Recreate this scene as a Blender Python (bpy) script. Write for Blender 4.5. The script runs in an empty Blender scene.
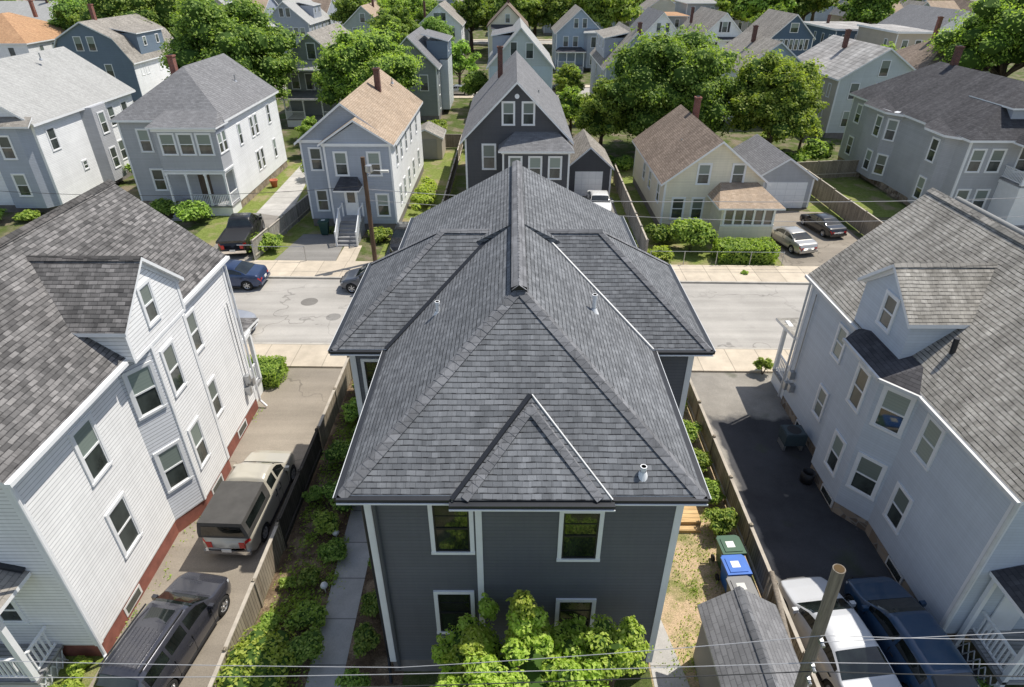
import bpy, math, random
from mathutils import Vector, Matrix, noise
random.seed(7)
R = math.radians
S = bpy.context.scene
COL = S.collection
# ------------------------------------------------------------------ objects
LABELS = {}
def tag(o, label=None, cat=None, group=None, kind=None):
    if label:
        LABELS[label] = LABELS.get(label, 0) + 1
        o['label'] = label
    if cat: o['category'] = cat
    if group: o['group'] = group
    if kind: o['kind'] = kind
    return o
def thing(name, label, cat, loc=(0, 0, 0), rz=0, group=None):
    o = bpy.data.objects.new(name, None); COL.objects.link(o)
    o.empty_display_size = 0.3
    o.location = loc; o.rotation_euler = (0, 0, rz)
    return tag(o, label, cat, group)
def link(name, me, parent=None, loc=(0, 0, 0), rz=0):
    o = bpy.data.objects.new(name, me); COL.objects.link(o)
    o.location = loc; o.rotation_euler = (0, 0, rz)
    if parent: o.parent = parent
    return o
def copy_tree(o, parent=None):
    c = o.copy(); COL.objects.link(c); c.parent = parent
    for ch in list(o.children): copy_tree(ch, c)
    return c
SPLIT = {'downspout', 'corner_board', 'bracket', 'side_window', 'trim', 'foundation', 'headlight', 'tail_light', 'porch_beam', 'basement_window', 'truck_bed', 'stem', 'door_seams', 'stair_railing'}
class MB:
    def __init__(s): s.v = []; s.f = []; s.m = []
    def poly(s, pts, mi=0):
        b = len(s.v); s.v += [tuple(p) for p in pts]
        s.f.append(tuple(range(b, b + len(pts)))); s.m.append(mi)
    def box(s, x0, x1, y0, y1, z0, z1, mi=0, M=None):
        P = [(x0,y0,z0),(x1,y0,z0),(x1,y1,z0),(x0,y1,z0),(x0,y0,z1),(x1,y0,z1),(x1,y1,z1),(x0,y1,z1)]
        if M is not None: P = [tuple(M @ Vector(p)) for p in P]
        b = len(s.v); s.v += P
        for q in ((3,2,1,0),(4,5,6,7),(0,1,5,4),(1,2,6,5),(2,3,7,6),(3,0,4,7)):
            s.f.append(tuple(b + i for i in q)); s.m.append(mi)
    def bar(s, p, q, w, h, mi=0, up=(0, 0, 1)):
        p = Vector(p); q = Vector(q); d = q - p; L = d.length
        if L < 1e-6: return
        d.normalize(); u = Vector(up)
        if abs(d.dot(u)) > .99: u = Vector((0, 1, 0))
        x = d.cross(u).normalized(); z = x.cross(d)
        M = Matrix((x, d, z)).transposed().to_4x4(); M.translation = p
        s.box(-w/2, w/2, 0, L, -h/2, h/2, mi, M)
    def tube(s, p, q, r0, r1=None, n=8, mi=0, caps=True):
        if r1 is None: r1 = r0
        p = Vector(p); q = Vector(q); d = (q - p).normalized()
        u = Vector((0, 0, 1)) if abs(d.z) < .9 else Vector((0, 1, 0))
        x = d.cross(u).normalized(); y = d.cross(x)
        b = len(s.v)
        for c, r in ((p, r0), (q, r1)):
            for i in range(n):
                a = 2*math.pi*i/n; s.v.append(tuple(c + x*r*math.cos(a) + y*r*math.sin(a)))
        for i in range(n):
            j = (i+1) % n; s.f.append((b+i, b+n+i, b+n+j, b+j)); s.m.append(mi)
        if caps:
            s.f.append(tuple(b+i for i in range(n))); s.m.append(mi)
            s.f.append(tuple(b+n+i for i in reversed(range(n)))); s.m.append(mi)
    def path(s, pts, r, n=6, mi=0):
        for a, b in zip(pts, pts[1:]): s.tube(a, b, r, r, n, mi)
    def lathe(s, prof, n=16, mi=0, M=None):
        b = len(s.v)
        for (r, z) in prof:
            for i in range(n):
                a = 2*math.pi*i/n; p = Vector((r*math.cos(a), r*math.sin(a), z))
                s.v.append(tuple(M @ p if M is not None else p))
        for k in range(len(prof)-1):
            for i in range(n):
                j = (i+1) % n
                s.f.append((b+k*n+i, b+k*n+j, b+(k+1)*n+j, b+(k+1)*n+i)); s.m.append(mi)
    def prism(s, poly, z0, z1, mi=0, mt=None):
        n = len(poly)
        s.poly([(x, y, z1) for x, y in poly], mi if mt is None else mt)
        s.poly([(x, y, z0) for x, y in reversed(poly)], mi)
        for i in range(n):
            a, b = poly[i], poly[(i+1) % n]
            s.poly([(a[0], a[1], z0), (b[0], b[1], z0), (b[0], b[1], z1), (a[0], a[1], z1)], mi)
    def shell(s, polys, t, mi=0, me=1):
        """roof skin: top polygons + underside + fascia on the open edges"""
        edges = {}
        key = lambda p: tuple(round(c, 3) for c in p)
        for P in polys:
            s.poly(P, mi); s.poly([(p[0], p[1], p[2]-t) for p in reversed(P)], me)
            for i in range(len(P)):
                a, b = P[i], P[(i+1) % len(P)]; k = frozenset((key(a), key(b)))
                edges.setdefault(k, []).append((a, b))
        for k, l in edges.items():
            if len(l) == 1:
                a, b = l[0]
                s.poly([(a[0], a[1], a[2]-t), (b[0], b[1], b[2]-t), b, a], me)
    def mesh(s, name, mats, smooth=False, off=(0, 0, 0), uv=True):
        me = bpy.data.meshes.new(name)
        vv = s.v if off == (0, 0, 0) else [(x-off[0], y-off[1], z-off[2]) for x, y, z in s.v]
        me.from_pydata(vv, [], s.f)
        if not isinstance(mats, (list, tuple)): mats = [mats]
        for m in mats: me.materials.append(m)
        me.polygons.foreach_set('material_index', s.m)
        if smooth: me.polygons.foreach_set('use_smooth', [True]*len(s.f))
        if uv:
            L = me.uv_layers.new(name='UVMap').data
            V = me.vertices
            for p in me.polygons:
                n = p.normal
                h = Vector((-n.y, n.x, 0))
                if h.length < .02: h = Vector((1, 0, 0)); w = Vector((0, 1, 0))
                else:
                    h.normalize(); w = n.cross(h); w.normalize()
                    if w.z < 0: w = -w
                for li in p.loop_indices:
                    c = V[me.loops[li].vertex_index].co
                    L[li].uv = (c.dot(h), c.dot(w))
        me.update(); return me
    def build(s, name, mats, parent=None, world=False, smooth=False, uv=True, loc=(0,0,0)):
        off = (0, 0, 0)
        if world and parent is not None:
            p = parent
            o = Vector((0, 0, 0))
            while p is not None: o = o + p.location; p = p.parent
            off = tuple(o)
        if name in SPLIT:
            parts = s.pieces()
            if len(parts) > 1: return [link(name, q.mesh(name, mats, smooth, off, uv), parent, loc) for q in parts][0]
        return link(name, s.mesh(name, mats, smooth, off, uv), parent, loc)
    def pieces(s, gap=.03):
        par = list(range(len(s.v)))
        def fd(a):
            while par[a] != a: par[a] = par[par[a]]; a = par[a]
            return a
        for f in s.f:
            for a in f[1:]: par[fd(a)] = fd(f[0])
        G_ = {}
        for i, f in enumerate(s.f): G_.setdefault(fd(f[0]), []).append(i)
        bb = []
        for fs in G_.values():
            pts = [s.v[a] for i in fs for a in s.f[i]]
            bb.append([[min(p[k] for p in pts) for k in range(3)], [max(p[k] for p in pts) for k in range(3)], fs])
        ch = True
        while ch:
            ch = False
            for i in range(len(bb)):
                for j in range(i+1, len(bb)):
                    if all(bb[i][0][k] <= bb[j][1][k]+gap and bb[j][0][k] <= bb[i][1][k]+gap for k in range(3)):
                        bb[i] = [[min(x) for x in zip(bb[i][0], bb[j][0])], [max(x) for x in zip(bb[i][1], bb[j][1])], bb[i][2]+bb[j][2]]
                        del bb[j]; ch = True; break
                if ch: break
        out = []
        for _, _, fs in bb:
            q = MB(); mp = {}
            for i in fs:
                for a in s.f[i]:
                    if a not in mp: mp[a] = len(q.v); q.v.append(s.v[a])
                q.f.append(tuple(mp[a] for a in s.f[i])); q.m.append(s.m[i])
            out.append(q)
        return out
def ground_sheet(name, pts, m, z):
    b = MB(); b.poly([(x, y, z) for x, y in pts]); o = b.build(name, m); o['kind'] = 'structure'; return o
# ------------------------------------------------------------------ materials
def newmat(name):
    m = bpy.data.materials.new(name); m.use_nodes = True; nt = m.node_tree
    for n in list(nt.nodes):
        if n.type != 'OUTPUT_MATERIAL': nt.nodes.remove(n)
    return m, nt, [n for n in nt.nodes if n.type == 'OUTPUT_MATERIAL'][0]
class G:
    """tiny node helper"""
    def __init__(s, name):
        s.m, s.nt, s.out = newmat(name)
        s.p = s.n('ShaderNodeBsdfPrincipled'); s.nt.links.new(s.p.outputs[0], s.out.inputs[0])
    def n(s, t, **k):
        n = s.nt.nodes.new(t)
        for a, b in k.items(): setattr(n, a, b)
        return n
    def set(s, sock, v):
        if hasattr(v, 'links'): s.nt.links.new(v, sock)
        else:
            if isinstance(v, tuple) and len(v) == 3 and len(sock.default_value) == 4: v = v + (1,)
            sock.default_value = v
    def math(s, op, a, b=0.0, c=None):
        n = s.n('ShaderNodeMath', operation=op); s.set(n.inputs[0], a); s.set(n.inputs[1], b)
        if c is not None: s.set(n.inputs[2], c)
        return n.outputs[0]
    def mix(s, f, a, b, mode='MIX'):
        n = s.n('ShaderNodeMix', data_type='RGBA', blend_type=mode)
        s.set(n.inputs[0], f); s.set(n.inputs[6], a); s.set(n.inputs[7], b); return n.outputs[2]
    def ramp(s, f, pts):
        n = s.n('ShaderNodeValToRGB'); s.set(n.inputs[0], f); cr = n.color_ramp
        while len(cr.elements) < len(pts): cr.elements.new(.5)
        for e, (x, c) in zip(cr.elements, pts):
            e.position = x
            e.color = (c, c, c, 1) if isinstance(c, (int, float)) else tuple(c)+(1,)
        return n.outputs[0]
    def noise(s, vec, scale, detail=4, rough=.55, d3=True):
        n = s.n('ShaderNodeTexNoise'); s.set(n.inputs['Vector'], vec) if vec is not None else None
        n.inputs['Scale'].default_value = scale; n.inputs['Detail'].default_value = detail
        n.inputs['Roughness'].default_value = rough; return n.outputs[0]
    def coord(s, k='Object'):
        if not hasattr(s, 'tc'): s.tc = s.n('ShaderNodeTexCoord')
        return s.tc.outputs[k]
    def pos(s):
        return s.n('ShaderNodeNewGeometry').outputs['Position']
    def sep(s, v):
        n = s.n('ShaderNodeSeparateXYZ'); s.set(n.inputs[0], v); return n.outputs
    def mapping(s, v, sc=(1, 1, 1), loc=(0, 0, 0), rot=(0, 0, 0)):
        n = s.n('ShaderNodeMapping'); s.set(n.inputs[0], v)
        n.inputs['Location'].default_value = loc; n.inputs['Rotation'].default_value = rot
        n.inputs['Scale'].default_value = sc; return n.outputs[0]
    def brick(s, v, w, h, c1, c2, mo, ms=.006, off=.5, bias=0., smooth=.1):
        n = s.n('ShaderNodeTexBrick'); s.set(n.inputs['Vector'], v)
        n.offset = off; n.inputs['Scale'].default_value = 1
        for k, x in (('Color1', c1), ('Color2', c2), ('Mortar', mo)): s.set(n.inputs[k], x)
        n.inputs['Mortar Size'].default_value = ms; n.inputs['Mortar Smooth'].default_value = smooth
        n.inputs['Bias'].default_value = bias
        n.inputs['Brick Width'].default_value = w; n.inputs['Row Height'].default_value = h
        return n
    def bump(s, h, st=.3, d=.02):
        n = s.n('ShaderNodeBump'); n.inputs['Strength'].default_value = st; n.inputs['Distance'].default_value = d
        s.set(n.inputs['Height'], h); s.nt.links.new(n.outputs[0], s.p.inputs['Normal'])
    def done(s, color, rough=.8, spec=.3, metal=0.):
        s.set(s.p.inputs['Base Color'], color); s.set(s.p.inputs['Roughness'], rough)
        s.p.inputs['Specular IOR Level'].default_value = spec; s.p.inputs['Metallic'].default_value = metal
        return s.m
def shingle(name, c1, c2, row=.145, w=.30, dark=.45, stain=.18, warm=None, tab=.1):
    g = G(name); uv0 = g.coord('UV')
    va = g.n('ShaderNodeVectorMath', operation='ADD'); g.set(va.inputs[0], uv0)
    nz = g.n('ShaderNodeTexNoise'); nz.inputs['Scale'].default_value = 1.3; g.set(nz.inputs['Vector'], uv0)
    sc_ = g.n('ShaderNodeVectorMath', operation='SCALE'); g.set(sc_.inputs[0], nz.outputs[1]); sc_.inputs['Scale'].default_value = .05
    g.nt.links.new(sc_.outputs[0], va.inputs[1]); uv = va.outputs[0]
    b1 = g.brick(uv, w, row, c1, c2, tuple(c*.62 for c in c1), ms=.005)
    uv2 = g.mapping(uv, loc=(.37, 0, 0))
    b2 = g.brick(uv2, w*.62, row, (1-tab,)*3, (1+tab,)*3, (1,)*3, ms=0.0, off=.37)
    col = g.mix(1, b1.outputs[0], b2.outputs[0], 'MULTIPLY')
    if warm:
        uv4 = g.mapping(uv, loc=(3.1, 0, 0))
        b4 = g.brick(uv4, w*1.1, row, (0,)*3, (1,)*3, (0,)*3, ms=0, off=.41)
        col = g.mix(g.math('MULTIPLY', g.ramp(b4.outputs[0], [(.6, 0), (.95, 1)]), .6), col, warm)
    uv3 = g.mapping(uv, loc=(1.7, 0, 0))
    b3 = g.brick(uv3, w*.5, row, (0,)*3, (1,)*3, (0,)*3, ms=0, off=.45)
    fr = g.math('FRACT', g.math('DIVIDE', g.sep(uv)[1], row))
    edge = g.ramp(fr, [(0, 1), (.13, .9), (.22, 0), (1, 0)])
    ed2 = g.math('MULTIPLY', edge, g.math('ADD', .45, g.math('MULTIPLY', b3.outputs[0], .6)))
    col = g.mix(g.math('MULTIPLY', ed2, dark), col, (0.012, 0.012, 0.014))  # shadow line painted under the butt edge of each course
    big = g.ramp(g.noise(uv, .35, 5, .65), [(.3, 1-stain), (.7, 1+stain)])
    streak = g.ramp(g.noise(g.mapping(uv, sc=(1.6, .16, 1)), 1.2, 3), [(.35, 1-stain*.8), (.65, 1+stain*.5)])
    gran = g.ramp(g.noise(uv, 60, 2), [(.25, .86), (.75, 1.14)])
    col = g.mix(1, g.mix(1, g.mix(1, col, big, 'MULTIPLY'), streak, 'MULTIPLY'), gran, 'MULTIPLY')
    h = g.math('ADD', g.math('MULTIPLY', g.math('SUBTRACT', 1, fr), 1), g.math('MULTIPLY', b3.outputs[0], .35))
    g.bump(h, .55, .018)
    return g.done(col, .93, .15)
def siding(name, c, row=.115, line=.5, dirt=.08, bump=.5):
    g = G(name); uv = g.coord('UV'); v = g.sep(uv)[1]
    fr = g.math('FRACT', g.math('DIVIDE', v, row))
    ln = g.ramp(fr, [(0, 1), (.09, 1), (.16, 0), (1, 0)])
    dn = g.ramp(g.noise(g.coord('Object'), .6, 5, .6), [(.3, 1-dirt), (.7, 1+dirt*.6)])
    st = g.ramp(g.noise(g.mapping(uv, sc=(5, .35, 1)), 1.4, 3), [(.4, 1), (.75, 1-dirt*.8)])
    pn = g.brick(g.mapping(uv, loc=(.3, 0, 0)), 3.6, row, (.965,)*3, (1.03,)*3, (.9,)*3, ms=.002, off=.37)
    col = g.mix(1, g.mix(1, g.mix(1, c+(1,), dn, 'MULTIPLY'), st, 'MULTIPLY'), pn.outputs[0], 'MULTIPLY')
    col = g.mix(g.math('MULTIPLY', ln, line), col, tuple(x*.35 for x in c))
    g.bump(g.math('SUBTRACT', 1, fr), bump, .02)
    return g.done(col, .55, .35)
def paint(name, c, rough=.5, var=.06, spec=.4, scale=2.5):
    g = G(name)
    n = g.ramp(g.noise(g.coord('Object'), scale, 5, .6), [(.3, 1-var), (.7, 1+var*.5)])
    return g.done(g.mix(1, c+(1,), n, 'MULTIPLY'), rough, spec)
def asphalt(name, c, patch=.2, crack=.5):
    g = G(name); p = g.pos()
    a = g.ramp(g.noise(p, .22, 6, .65), [(.3, 1-patch), (.7, 1+patch)])
    b = g.ramp(g.noise(p, 40, 2), [(.3, .85), (.7, 1.15)])
    st = g.ramp(g.noise(g.mapping(p, sc=(.07, 1.1, 1)), 1.0, 5), [(.35, .86), (.65, 1.1)])
    col = g.mix(1, g.mix(1, g.mix(1, c+(1,), a, 'MULTIPLY'), b, 'MULTIPLY'), st, 'MULTIPLY')
    vn = g.n('ShaderNodeTexVoronoi', feature='DISTANCE_TO_EDGE')
    dp = g.n('ShaderNodeVectorMath', operation='ADD'); g.set(dp.inputs[0], p)
    nz = g.n('ShaderNodeTexNoise'); nz.inputs['Scale'].default_value = .9; g.set(nz.inputs['Vector'], p)
    sc = g.n('ShaderNodeVectorMath', operation='SCALE'); g.set(sc.inputs[0], nz.outputs[1]); sc.inputs['Scale'].default_value = 2.2
    g.nt.links.new(sc.outputs[0], dp.inputs[1]); g.nt.links.new(dp.outputs[0], vn.inputs['Vector'])
    vn.inputs['Scale'].default_value = .2
    cr = g.ramp(vn.outputs['Distance'], [(0, 1), (.004, 1), (.011, 0), (1, 0)])
    msk = g.ramp(g.noise(p, .12, 3), [(.45, 0), (.6, 1)])
    col = g.mix(g.math('MULTIPLY', g.math('MULTIPLY', cr, msk), crack), col, tuple(x*.35 for x in c))
    # darker stains
    stn = g.ramp(g.noise(p, .9, 3), [(.62, 0), (.78, 1)])
    col = g.mix(g.math('MULTIPLY', stn, .3), col, tuple(x*.5 for x in c))
    g.bump(g.noise(p, 50, 2), .2, .01)
    return g.done(col, .93, .2)
def shaded_drive(name):  # asphalt with the right house's shade painted into its colour
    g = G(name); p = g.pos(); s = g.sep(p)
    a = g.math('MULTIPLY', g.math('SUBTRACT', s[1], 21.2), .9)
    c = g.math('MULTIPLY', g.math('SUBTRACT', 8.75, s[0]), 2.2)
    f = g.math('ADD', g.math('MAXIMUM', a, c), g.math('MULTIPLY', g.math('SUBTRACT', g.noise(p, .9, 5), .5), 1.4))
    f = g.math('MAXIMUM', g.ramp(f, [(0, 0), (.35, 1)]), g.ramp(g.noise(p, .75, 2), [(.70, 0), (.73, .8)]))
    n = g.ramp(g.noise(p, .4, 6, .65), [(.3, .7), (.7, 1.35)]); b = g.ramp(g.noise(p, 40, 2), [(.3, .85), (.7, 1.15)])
    col = g.mix(f, (.058, .058, .062), (.27, .25, .22))  # dark tone is the painted shade, light tone the sunlit asphalt
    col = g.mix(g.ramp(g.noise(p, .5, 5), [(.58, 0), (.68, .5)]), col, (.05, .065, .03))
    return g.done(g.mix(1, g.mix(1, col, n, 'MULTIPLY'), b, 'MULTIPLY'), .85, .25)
def concrete(name, c, jx=1.5, jy=1.5, joint=.6, ox=0, oy=0, rot=0):
    g = G(name); p = g.mapping(g.pos(), loc=(ox, oy, 0), rot=(0, 0, rot))
    b = g.brick(p, jx, jy, tuple(x*.90 for x in c), tuple(x*1.08 for x in c), tuple(x*(1-joint) for x in c), ms=.022, off=0)
    a = g.ramp(g.noise(p, 1.1, 6, .65), [(.3, .83), (.7, 1.12)])
    f = g.ramp(g.noise(p, 30, 2), [(.3, .92), (.7, 1.08)])
    col = g.mix(1, g.mix(1, b.outputs[0], a, 'MULTIPLY'), f, 'MULTIPLY')
    return g.done(col, .9, .2)
def grassmat(name, a, b, dirt, dirtamt=.5, scale=.5):
    g = G(name); p = g.pos()
    c = g.mix(g.ramp(g.noise(p, 3.5, 6, .7), [(.35, 0), (.65, 1)]), a, b)
    d = g.ramp(g.noise(p, scale, 6, .65), [(dirtamt-.06, 0), (dirtamt+.08, 1)])
    c = g.mix(d, c, dirt)
    f = g.ramp(g.noise(p, 22, 4, .7), [(.25, .55), (.75, 1.4)])
    c = g.mix(1, c, f, 'MULTIPLY')
    g.bump(g.noise(p, 18, 4, .7), .8, .06)
    return g.done(c, .95, .1)
def leafmat(name, cols, trans=.35):
    g = G(name)
    ri = g.n('ShaderNodeNewGeometry').outputs['Random Per Island']
    big = g.noise(g.coord('Object'), .9, 3)
    f = g.math('ADD', g.math('MULTIPLY', ri, .6), g.math('MULTIPLY', big, .5))
    col = g.ramp(f, [(.15, cols[0]), (.5, cols[1]), (.85, cols[2])])
    oi = g.n('ShaderNodeObjectInfo')
    hv = g.n('ShaderNodeHueSaturation'); g.set(hv.inputs['Color'], col)
    g.set(hv.inputs['Hue'], g.math('ADD', .485, g.math('MULTIPLY', oi.outputs['Random'], .03)))
    g.set(hv.inputs['Value'], g.math('ADD', .85, g.math('MULTIPLY', oi.outputs['Random'], .35)))
    col = hv.outputs[0]
    g.done(col, .55, .35)
    t = g.n('ShaderNodeBsdfTranslucent'); g.nt.links.new(g.mix(1, col, (1.25, 1.3, .6), 'MULTIPLY'), t.inputs[0])
    mx = g.n('ShaderNodeMixShader'); mx.inputs[0].default_value = trans
    g.nt.links.new(g.p.outputs[0], mx.inputs[1]); g.nt.links.new(t.outputs[0], mx.inputs[2])
    g.nt.links.new(mx.outputs[0], g.out.inputs[0])
    return g.m
def brickmat(name, c1=(.30, .085, .055), c2=(.20, .06, .045), mo=(.32, .28, .25)):
    g = G(name); b = g.brick(g.coord('UV'), .22, .075, c1, c2, mo, ms=.008)
    a = g.ramp(g.noise(g.coord('Object'), 4, 5, .6), [(.3, .75), (.7, 1.15)])
    g.bump(b.outputs[1], -.3, .01)
    return g.done(g.mix(1, b.outputs[0], a, 'MULTIPLY'), .9, .2)
def stonemat(name):
    g = G(name); v = g.n('ShaderNodeTexVoronoi'); g.set(v.inputs['Vector'], g.mapping(g.coord('UV'), sc=(2.6, 3.4, 1)))
    v.inputs['Scale'].default_value = 1
    hv = g.mix(g.sep(v.outputs['Color'])[0], (.16, .12, .09), (.42, .34, .26))
    ve = g.n('ShaderNodeTexVoronoi', feature='DISTANCE_TO_EDGE'); g.set(ve.inputs['Vector'], g.mapping(g.coord('UV'), sc=(2.6, 3.4, 1)))
    ve.inputs['Scale'].default_value = 1
    return g.done(g.mix(g.ramp(ve.outputs['Distance'], [(0, 1), (.06, 0), (1, 0)]), hv, (.3, .29, .27)), .9, .2)
def boards(name, c1, c2, w=.14, vert=True):
    g = G(name); uv = g.coord('UV')
    m = g.mapping(uv, rot=(0, 0, math.pi/2 if vert else 0))
    b = g.brick(m, 2.6, w, c1, c2, tuple(x*.2 for x in c1), ms=.008, off=.0)
    gr = g.ramp(g.noise(g.mapping(m, sc=(1.2, 22, 1)), 2, 4), [(.3, .75), (.7, 1.2)])
    big = g.ramp(g.noise(g.coord('Object'), 1.3, 4), [(.3, .82), (.7, 1.12)])
    g.bump(g.math('ADD', b.outputs[1], 0), -.3, .01)
    return g.done(g.mix(1, g.mix(1, b.outputs[0], gr, 'MULTIPLY'), big, 'MULTIPLY'), .88, .2)
def wood(name, c, sc=(14, 14, .8)):
    g = G(name); o = g.coord('Object')
    n = g.ramp(g.noise(g.mapping(o, sc=sc), 1.5, 5, .65), [(.3, .55), (.7, 1.3)])
    g.bump(n, .4, .01)
    return g.done(g.mix(1, c+(1,), n, 'MULTIPLY'), .85, .2)
def glass(name, base, rough=.04, blind=None):
    g = G(name); o = g.n('ShaderNodeObjectInfo').outputs['Random']
    c = g.ramp(g.noise(g.coord('Object'), 1.8, 3), [(.35, tuple(x*.5 for x in base)), (.65, tuple(x*1.5 for x in base))])
    if blind:
        v = g.sep(g.coord('Object'))[2]
        st = g.ramp(g.math('FRACT', g.math('MULTIPLY', v, 9)), [(.0, .82), (.3, 1), (1, .92)])
        bl = g.mix(1, g.mix(o, blind, tuple(x*.38 for x in blind)), st, 'MULTIPLY')
        c = g.mix(g.ramp(g.math('FRACT', g.math('MULTIPLY', o, 7.3)), [(.25, .1), (.35, .85)]), c, bl)
    g.bump(g.noise(g.coord('Object'), 1.1, 2), .05, .02)
    return g.done(c, rough, .8)
def carpaint(name, c, metal=.35, rough=.28):
    g = G(name)
    d = g.ramp(g.noise(g.coord('Object'), 2.2, 5, .6), [(.35, 0), (.75, .10)])
    g.done(g.mix(d, c+(1,), (.3, .28, .25)), rough, .5, metal)
    g.p.inputs['Coat Weight'].default_value = .8; g.p.inputs['Coat Roughness'].default_value = .06
    return g.m
def simple(name, c, rough=.5, metal=0., spec=.5):
    g = G(name); n = g.ramp(g.noise(g.coord('Object'), 5, 3), [(.3, .9), (.7, 1.08)])
    return g.done(g.mix(1, c+(1,), n, 'MULTIPLY'), rough, spec, metal)
M = {}
M['roof_main'] = shingle('grey_shingle', (.138, .145, .156), (.202, .21, .223), row=.132, w=.21, stain=.15, dark=1., tab=.13)
M['roof_left'] = shingle('brown_grey_shingle', (.098, .095, .094), (.225, .215, .21), row=.13, w=.26, stain=.18, dark=.8, tab=.2)
M['roof_right'] = shingle('weathered_shingle', (.29, .272, .24), (.40, .378, .34), row=.128, w=.2, stain=.3, dark=1., tab=.14)
M['roof_tan'] = shingle('tan_shingle', (.36, .275, .20), (.42, .33, .25), dark=.25, stain=.12)
M['roof_brown'] = shingle('brown_shingle', (.19, .148, .118), (.265, .21, .17), dark=.35)
M['roof_orange'] = shingle('orange_shingle', (.42, .245, .14), (.50, .31, .18), dark=.3, stain=.1)
M['roof_light'] = shingle('light_grey_shingle', (.36, .36, .35), (.40, .40, .39), dark=.2, stain=.06, tab=.05)
M['roof_mid'] = shingle('mid_grey_shingle', (.185, .185, .192), (.225, .225, .232), dark=.3, stain=.08)
M['roof_greybrown'] = shingle('grey_brown_shingle', (.25, .23, .205), (.34, .315, .28), dark=.4)
M['roof_dark'] = shingle('dark_shingle', (.066, .064, .069), (.092, .09, .095), dark=.3, stain=.2)
M['roof_pale'] = shingle('pale_roof', (.36, .345, .33), (.42, .405, .39), row=.5, w=1.0, dark=.3, stain=.3)
M['cap_main'] = shingle('grey_cap_shingle', (.15, .153, .162), (.215, .218, .23), row=.2, w=.6, dark=.25)
M['sid_main'] = siding('dark_grey_clapboard', (.132, .138, .155), line=.4)
M['sid_white'] = siding('white_clapboard', (.87, .87, .87), row=.125, line=.85, dirt=.08)
M['sid_white2'] = siding('white_clapboard_fine', (.86, .87, .88), row=.115, line=.35, dirt=.08)
M['sid_right'] = siding('pale_grey_clapboard', (.57, .62, .68), row=.105, line=.16, dirt=.06)
M['sid_grey'] = siding('grey_clapboard', (.44, .45, .475), row=.12, line=.25)
M['sid_bluegrey'] = siding('blue_grey_clapboard', (.40, .435, .50), row=.12, line=.25)
M['sid_blue'] = siding('blue_clapboard', (.36, .44, .53), row=.12, line=.25)
M['sid_navy'] = siding('navy_clapboard', (.085, .135, .20), row=.12, line=.3)
M['sid_steel'] = siding('steel_blue_clapboard', (.16, .21, .27), row=.12, line=.3)
M['sid_charcoal'] = siding('charcoal_clapboard', (.088, .09, .10), row=.12, line=.3)
M['sid_cream'] = siding('cream_clapboard', (.80, .74, .59), row=.115, line=.3)
M['sid_green'] = siding('green_grey_clapboard', (.25, .275, .27), row=.12, line=.3)
M['sid_sage'] = siding('sage_clapboard', (.40, .45, .42), row=.12, line=.3)
M['sid_palegreen'] = siding('pale_green_grey_clapboard', (.58, .62, .62), row=.12, line=.2)
M['sid_tan'] = siding('tan_clapboard', (.50, .44, .36), row=.12, line=.3)
M['shed_wall'] = paint('shed_panel', (.34, .32, .29), .8)
M['white'] = paint('white_trim_paint', (.82, .83, .84), .5)
M['offwhite'] = paint('weathered_white_paint', (.66, .66, .65), .6, .15)
M['soffit'] = paint('soffit_paint', (.6, .62, .64), .6)
M['darktrim'] = simple('dark_bronze_metal', (.035, .037, .042), .4, .3)
M['deckgrey'] = boards('grey_deck_boards', (.30, .30, .31), (.38, .38, .38), .12, False)
M['brick'] = brickmat('red_brick'); M['brickdark'] = brickmat('old_chimney_brick', (.17, .06, .045), (.10, .045, .038), (.2, .17, .15))
M['redpaint'] = paint('red_painted_foundation', (.27, .10, .075), .85, .35)
M['stone'] = stonemat('field_stone'); M['found'] = paint('grey_foundation', (.22, .20, .19), .9, .25)
M['glass'] = glass('window_glass', (.045, .054, .05))
M['glassb'] = glass('window_glass_with_blind', (.04, .047, .045), .3, (.33, .40, .36))
M['glassg'] = glass('dark_greenish_window_glass', (.014, .02, .014), .05)  # near-black base colour, slightly green
M['screen'] = glass('porch_window_shade', (.05, .045, .04), .2, (.36, .31, .26))
M['sash'] = simple('black_window_sash', (.02, .02, .022), .4)
M['asph_left'] = asphalt('old_tan_asphalt', (.285, .25, .205), .16, .6)
M['asph_right'] = asphalt('dark_sealed_asphalt', (.19, .18, .165), .3, .4)
M['asph_tip'] = asphalt('worn_asphalt_apron', (.27, .25, .225), .15, .5)
M['road'] = asphalt('worn_road_asphalt', (.385, .365, .335), .14, .5)
M['drive'] = asphalt('driveway_asphalt', (.24, .23, .215), .15, .6)
M['shaded_drive'] = shaded_drive('driveway_with_painted_shade')
M['sid_bay_shade'] = siding('shaded_white_clapboard', (.62, .64, .68), row=.125, line=1., bump=1.)  # white clapboard with shade and raking-light stripes put into the colour
M['walk'] = concrete('pale_pavement_concrete', (.56, .485, .385), 1.55, 40, .4)
M['path'] = concrete('grey_path_concrete', (.46, .445, .42), 40, 1.45, .5)
M['kerb'] = paint('kerb_granite', (.46, .43, .38), .85, .2)
M['lawn'] = grassmat('lawn_grass', (.14, .185, .04), (.25, .29, .085), (.32, .27, .16), .56)
M['lot'] = grassmat('mixed_yard_ground', (.065, .095, .024), (.12, .15, .045), (.22, .185, .13), .52)
M['dry'] = grassmat('dry_patchy_grass', (.15, .19, .045), (.36, .31, .15), (.56, .42, .27), .45, .9)
M['mulch'] = grassmat('leaf_litter_soil', (.09, .065, .045), (.2, .14, .09), (.32, .24, .16), .55, 1.2)
M['leaf'] = leafmat('deep_green_leaves', [(.085, .155, .026), (.22, .335, .06), (.42, .53, .13)], .45)
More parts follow.
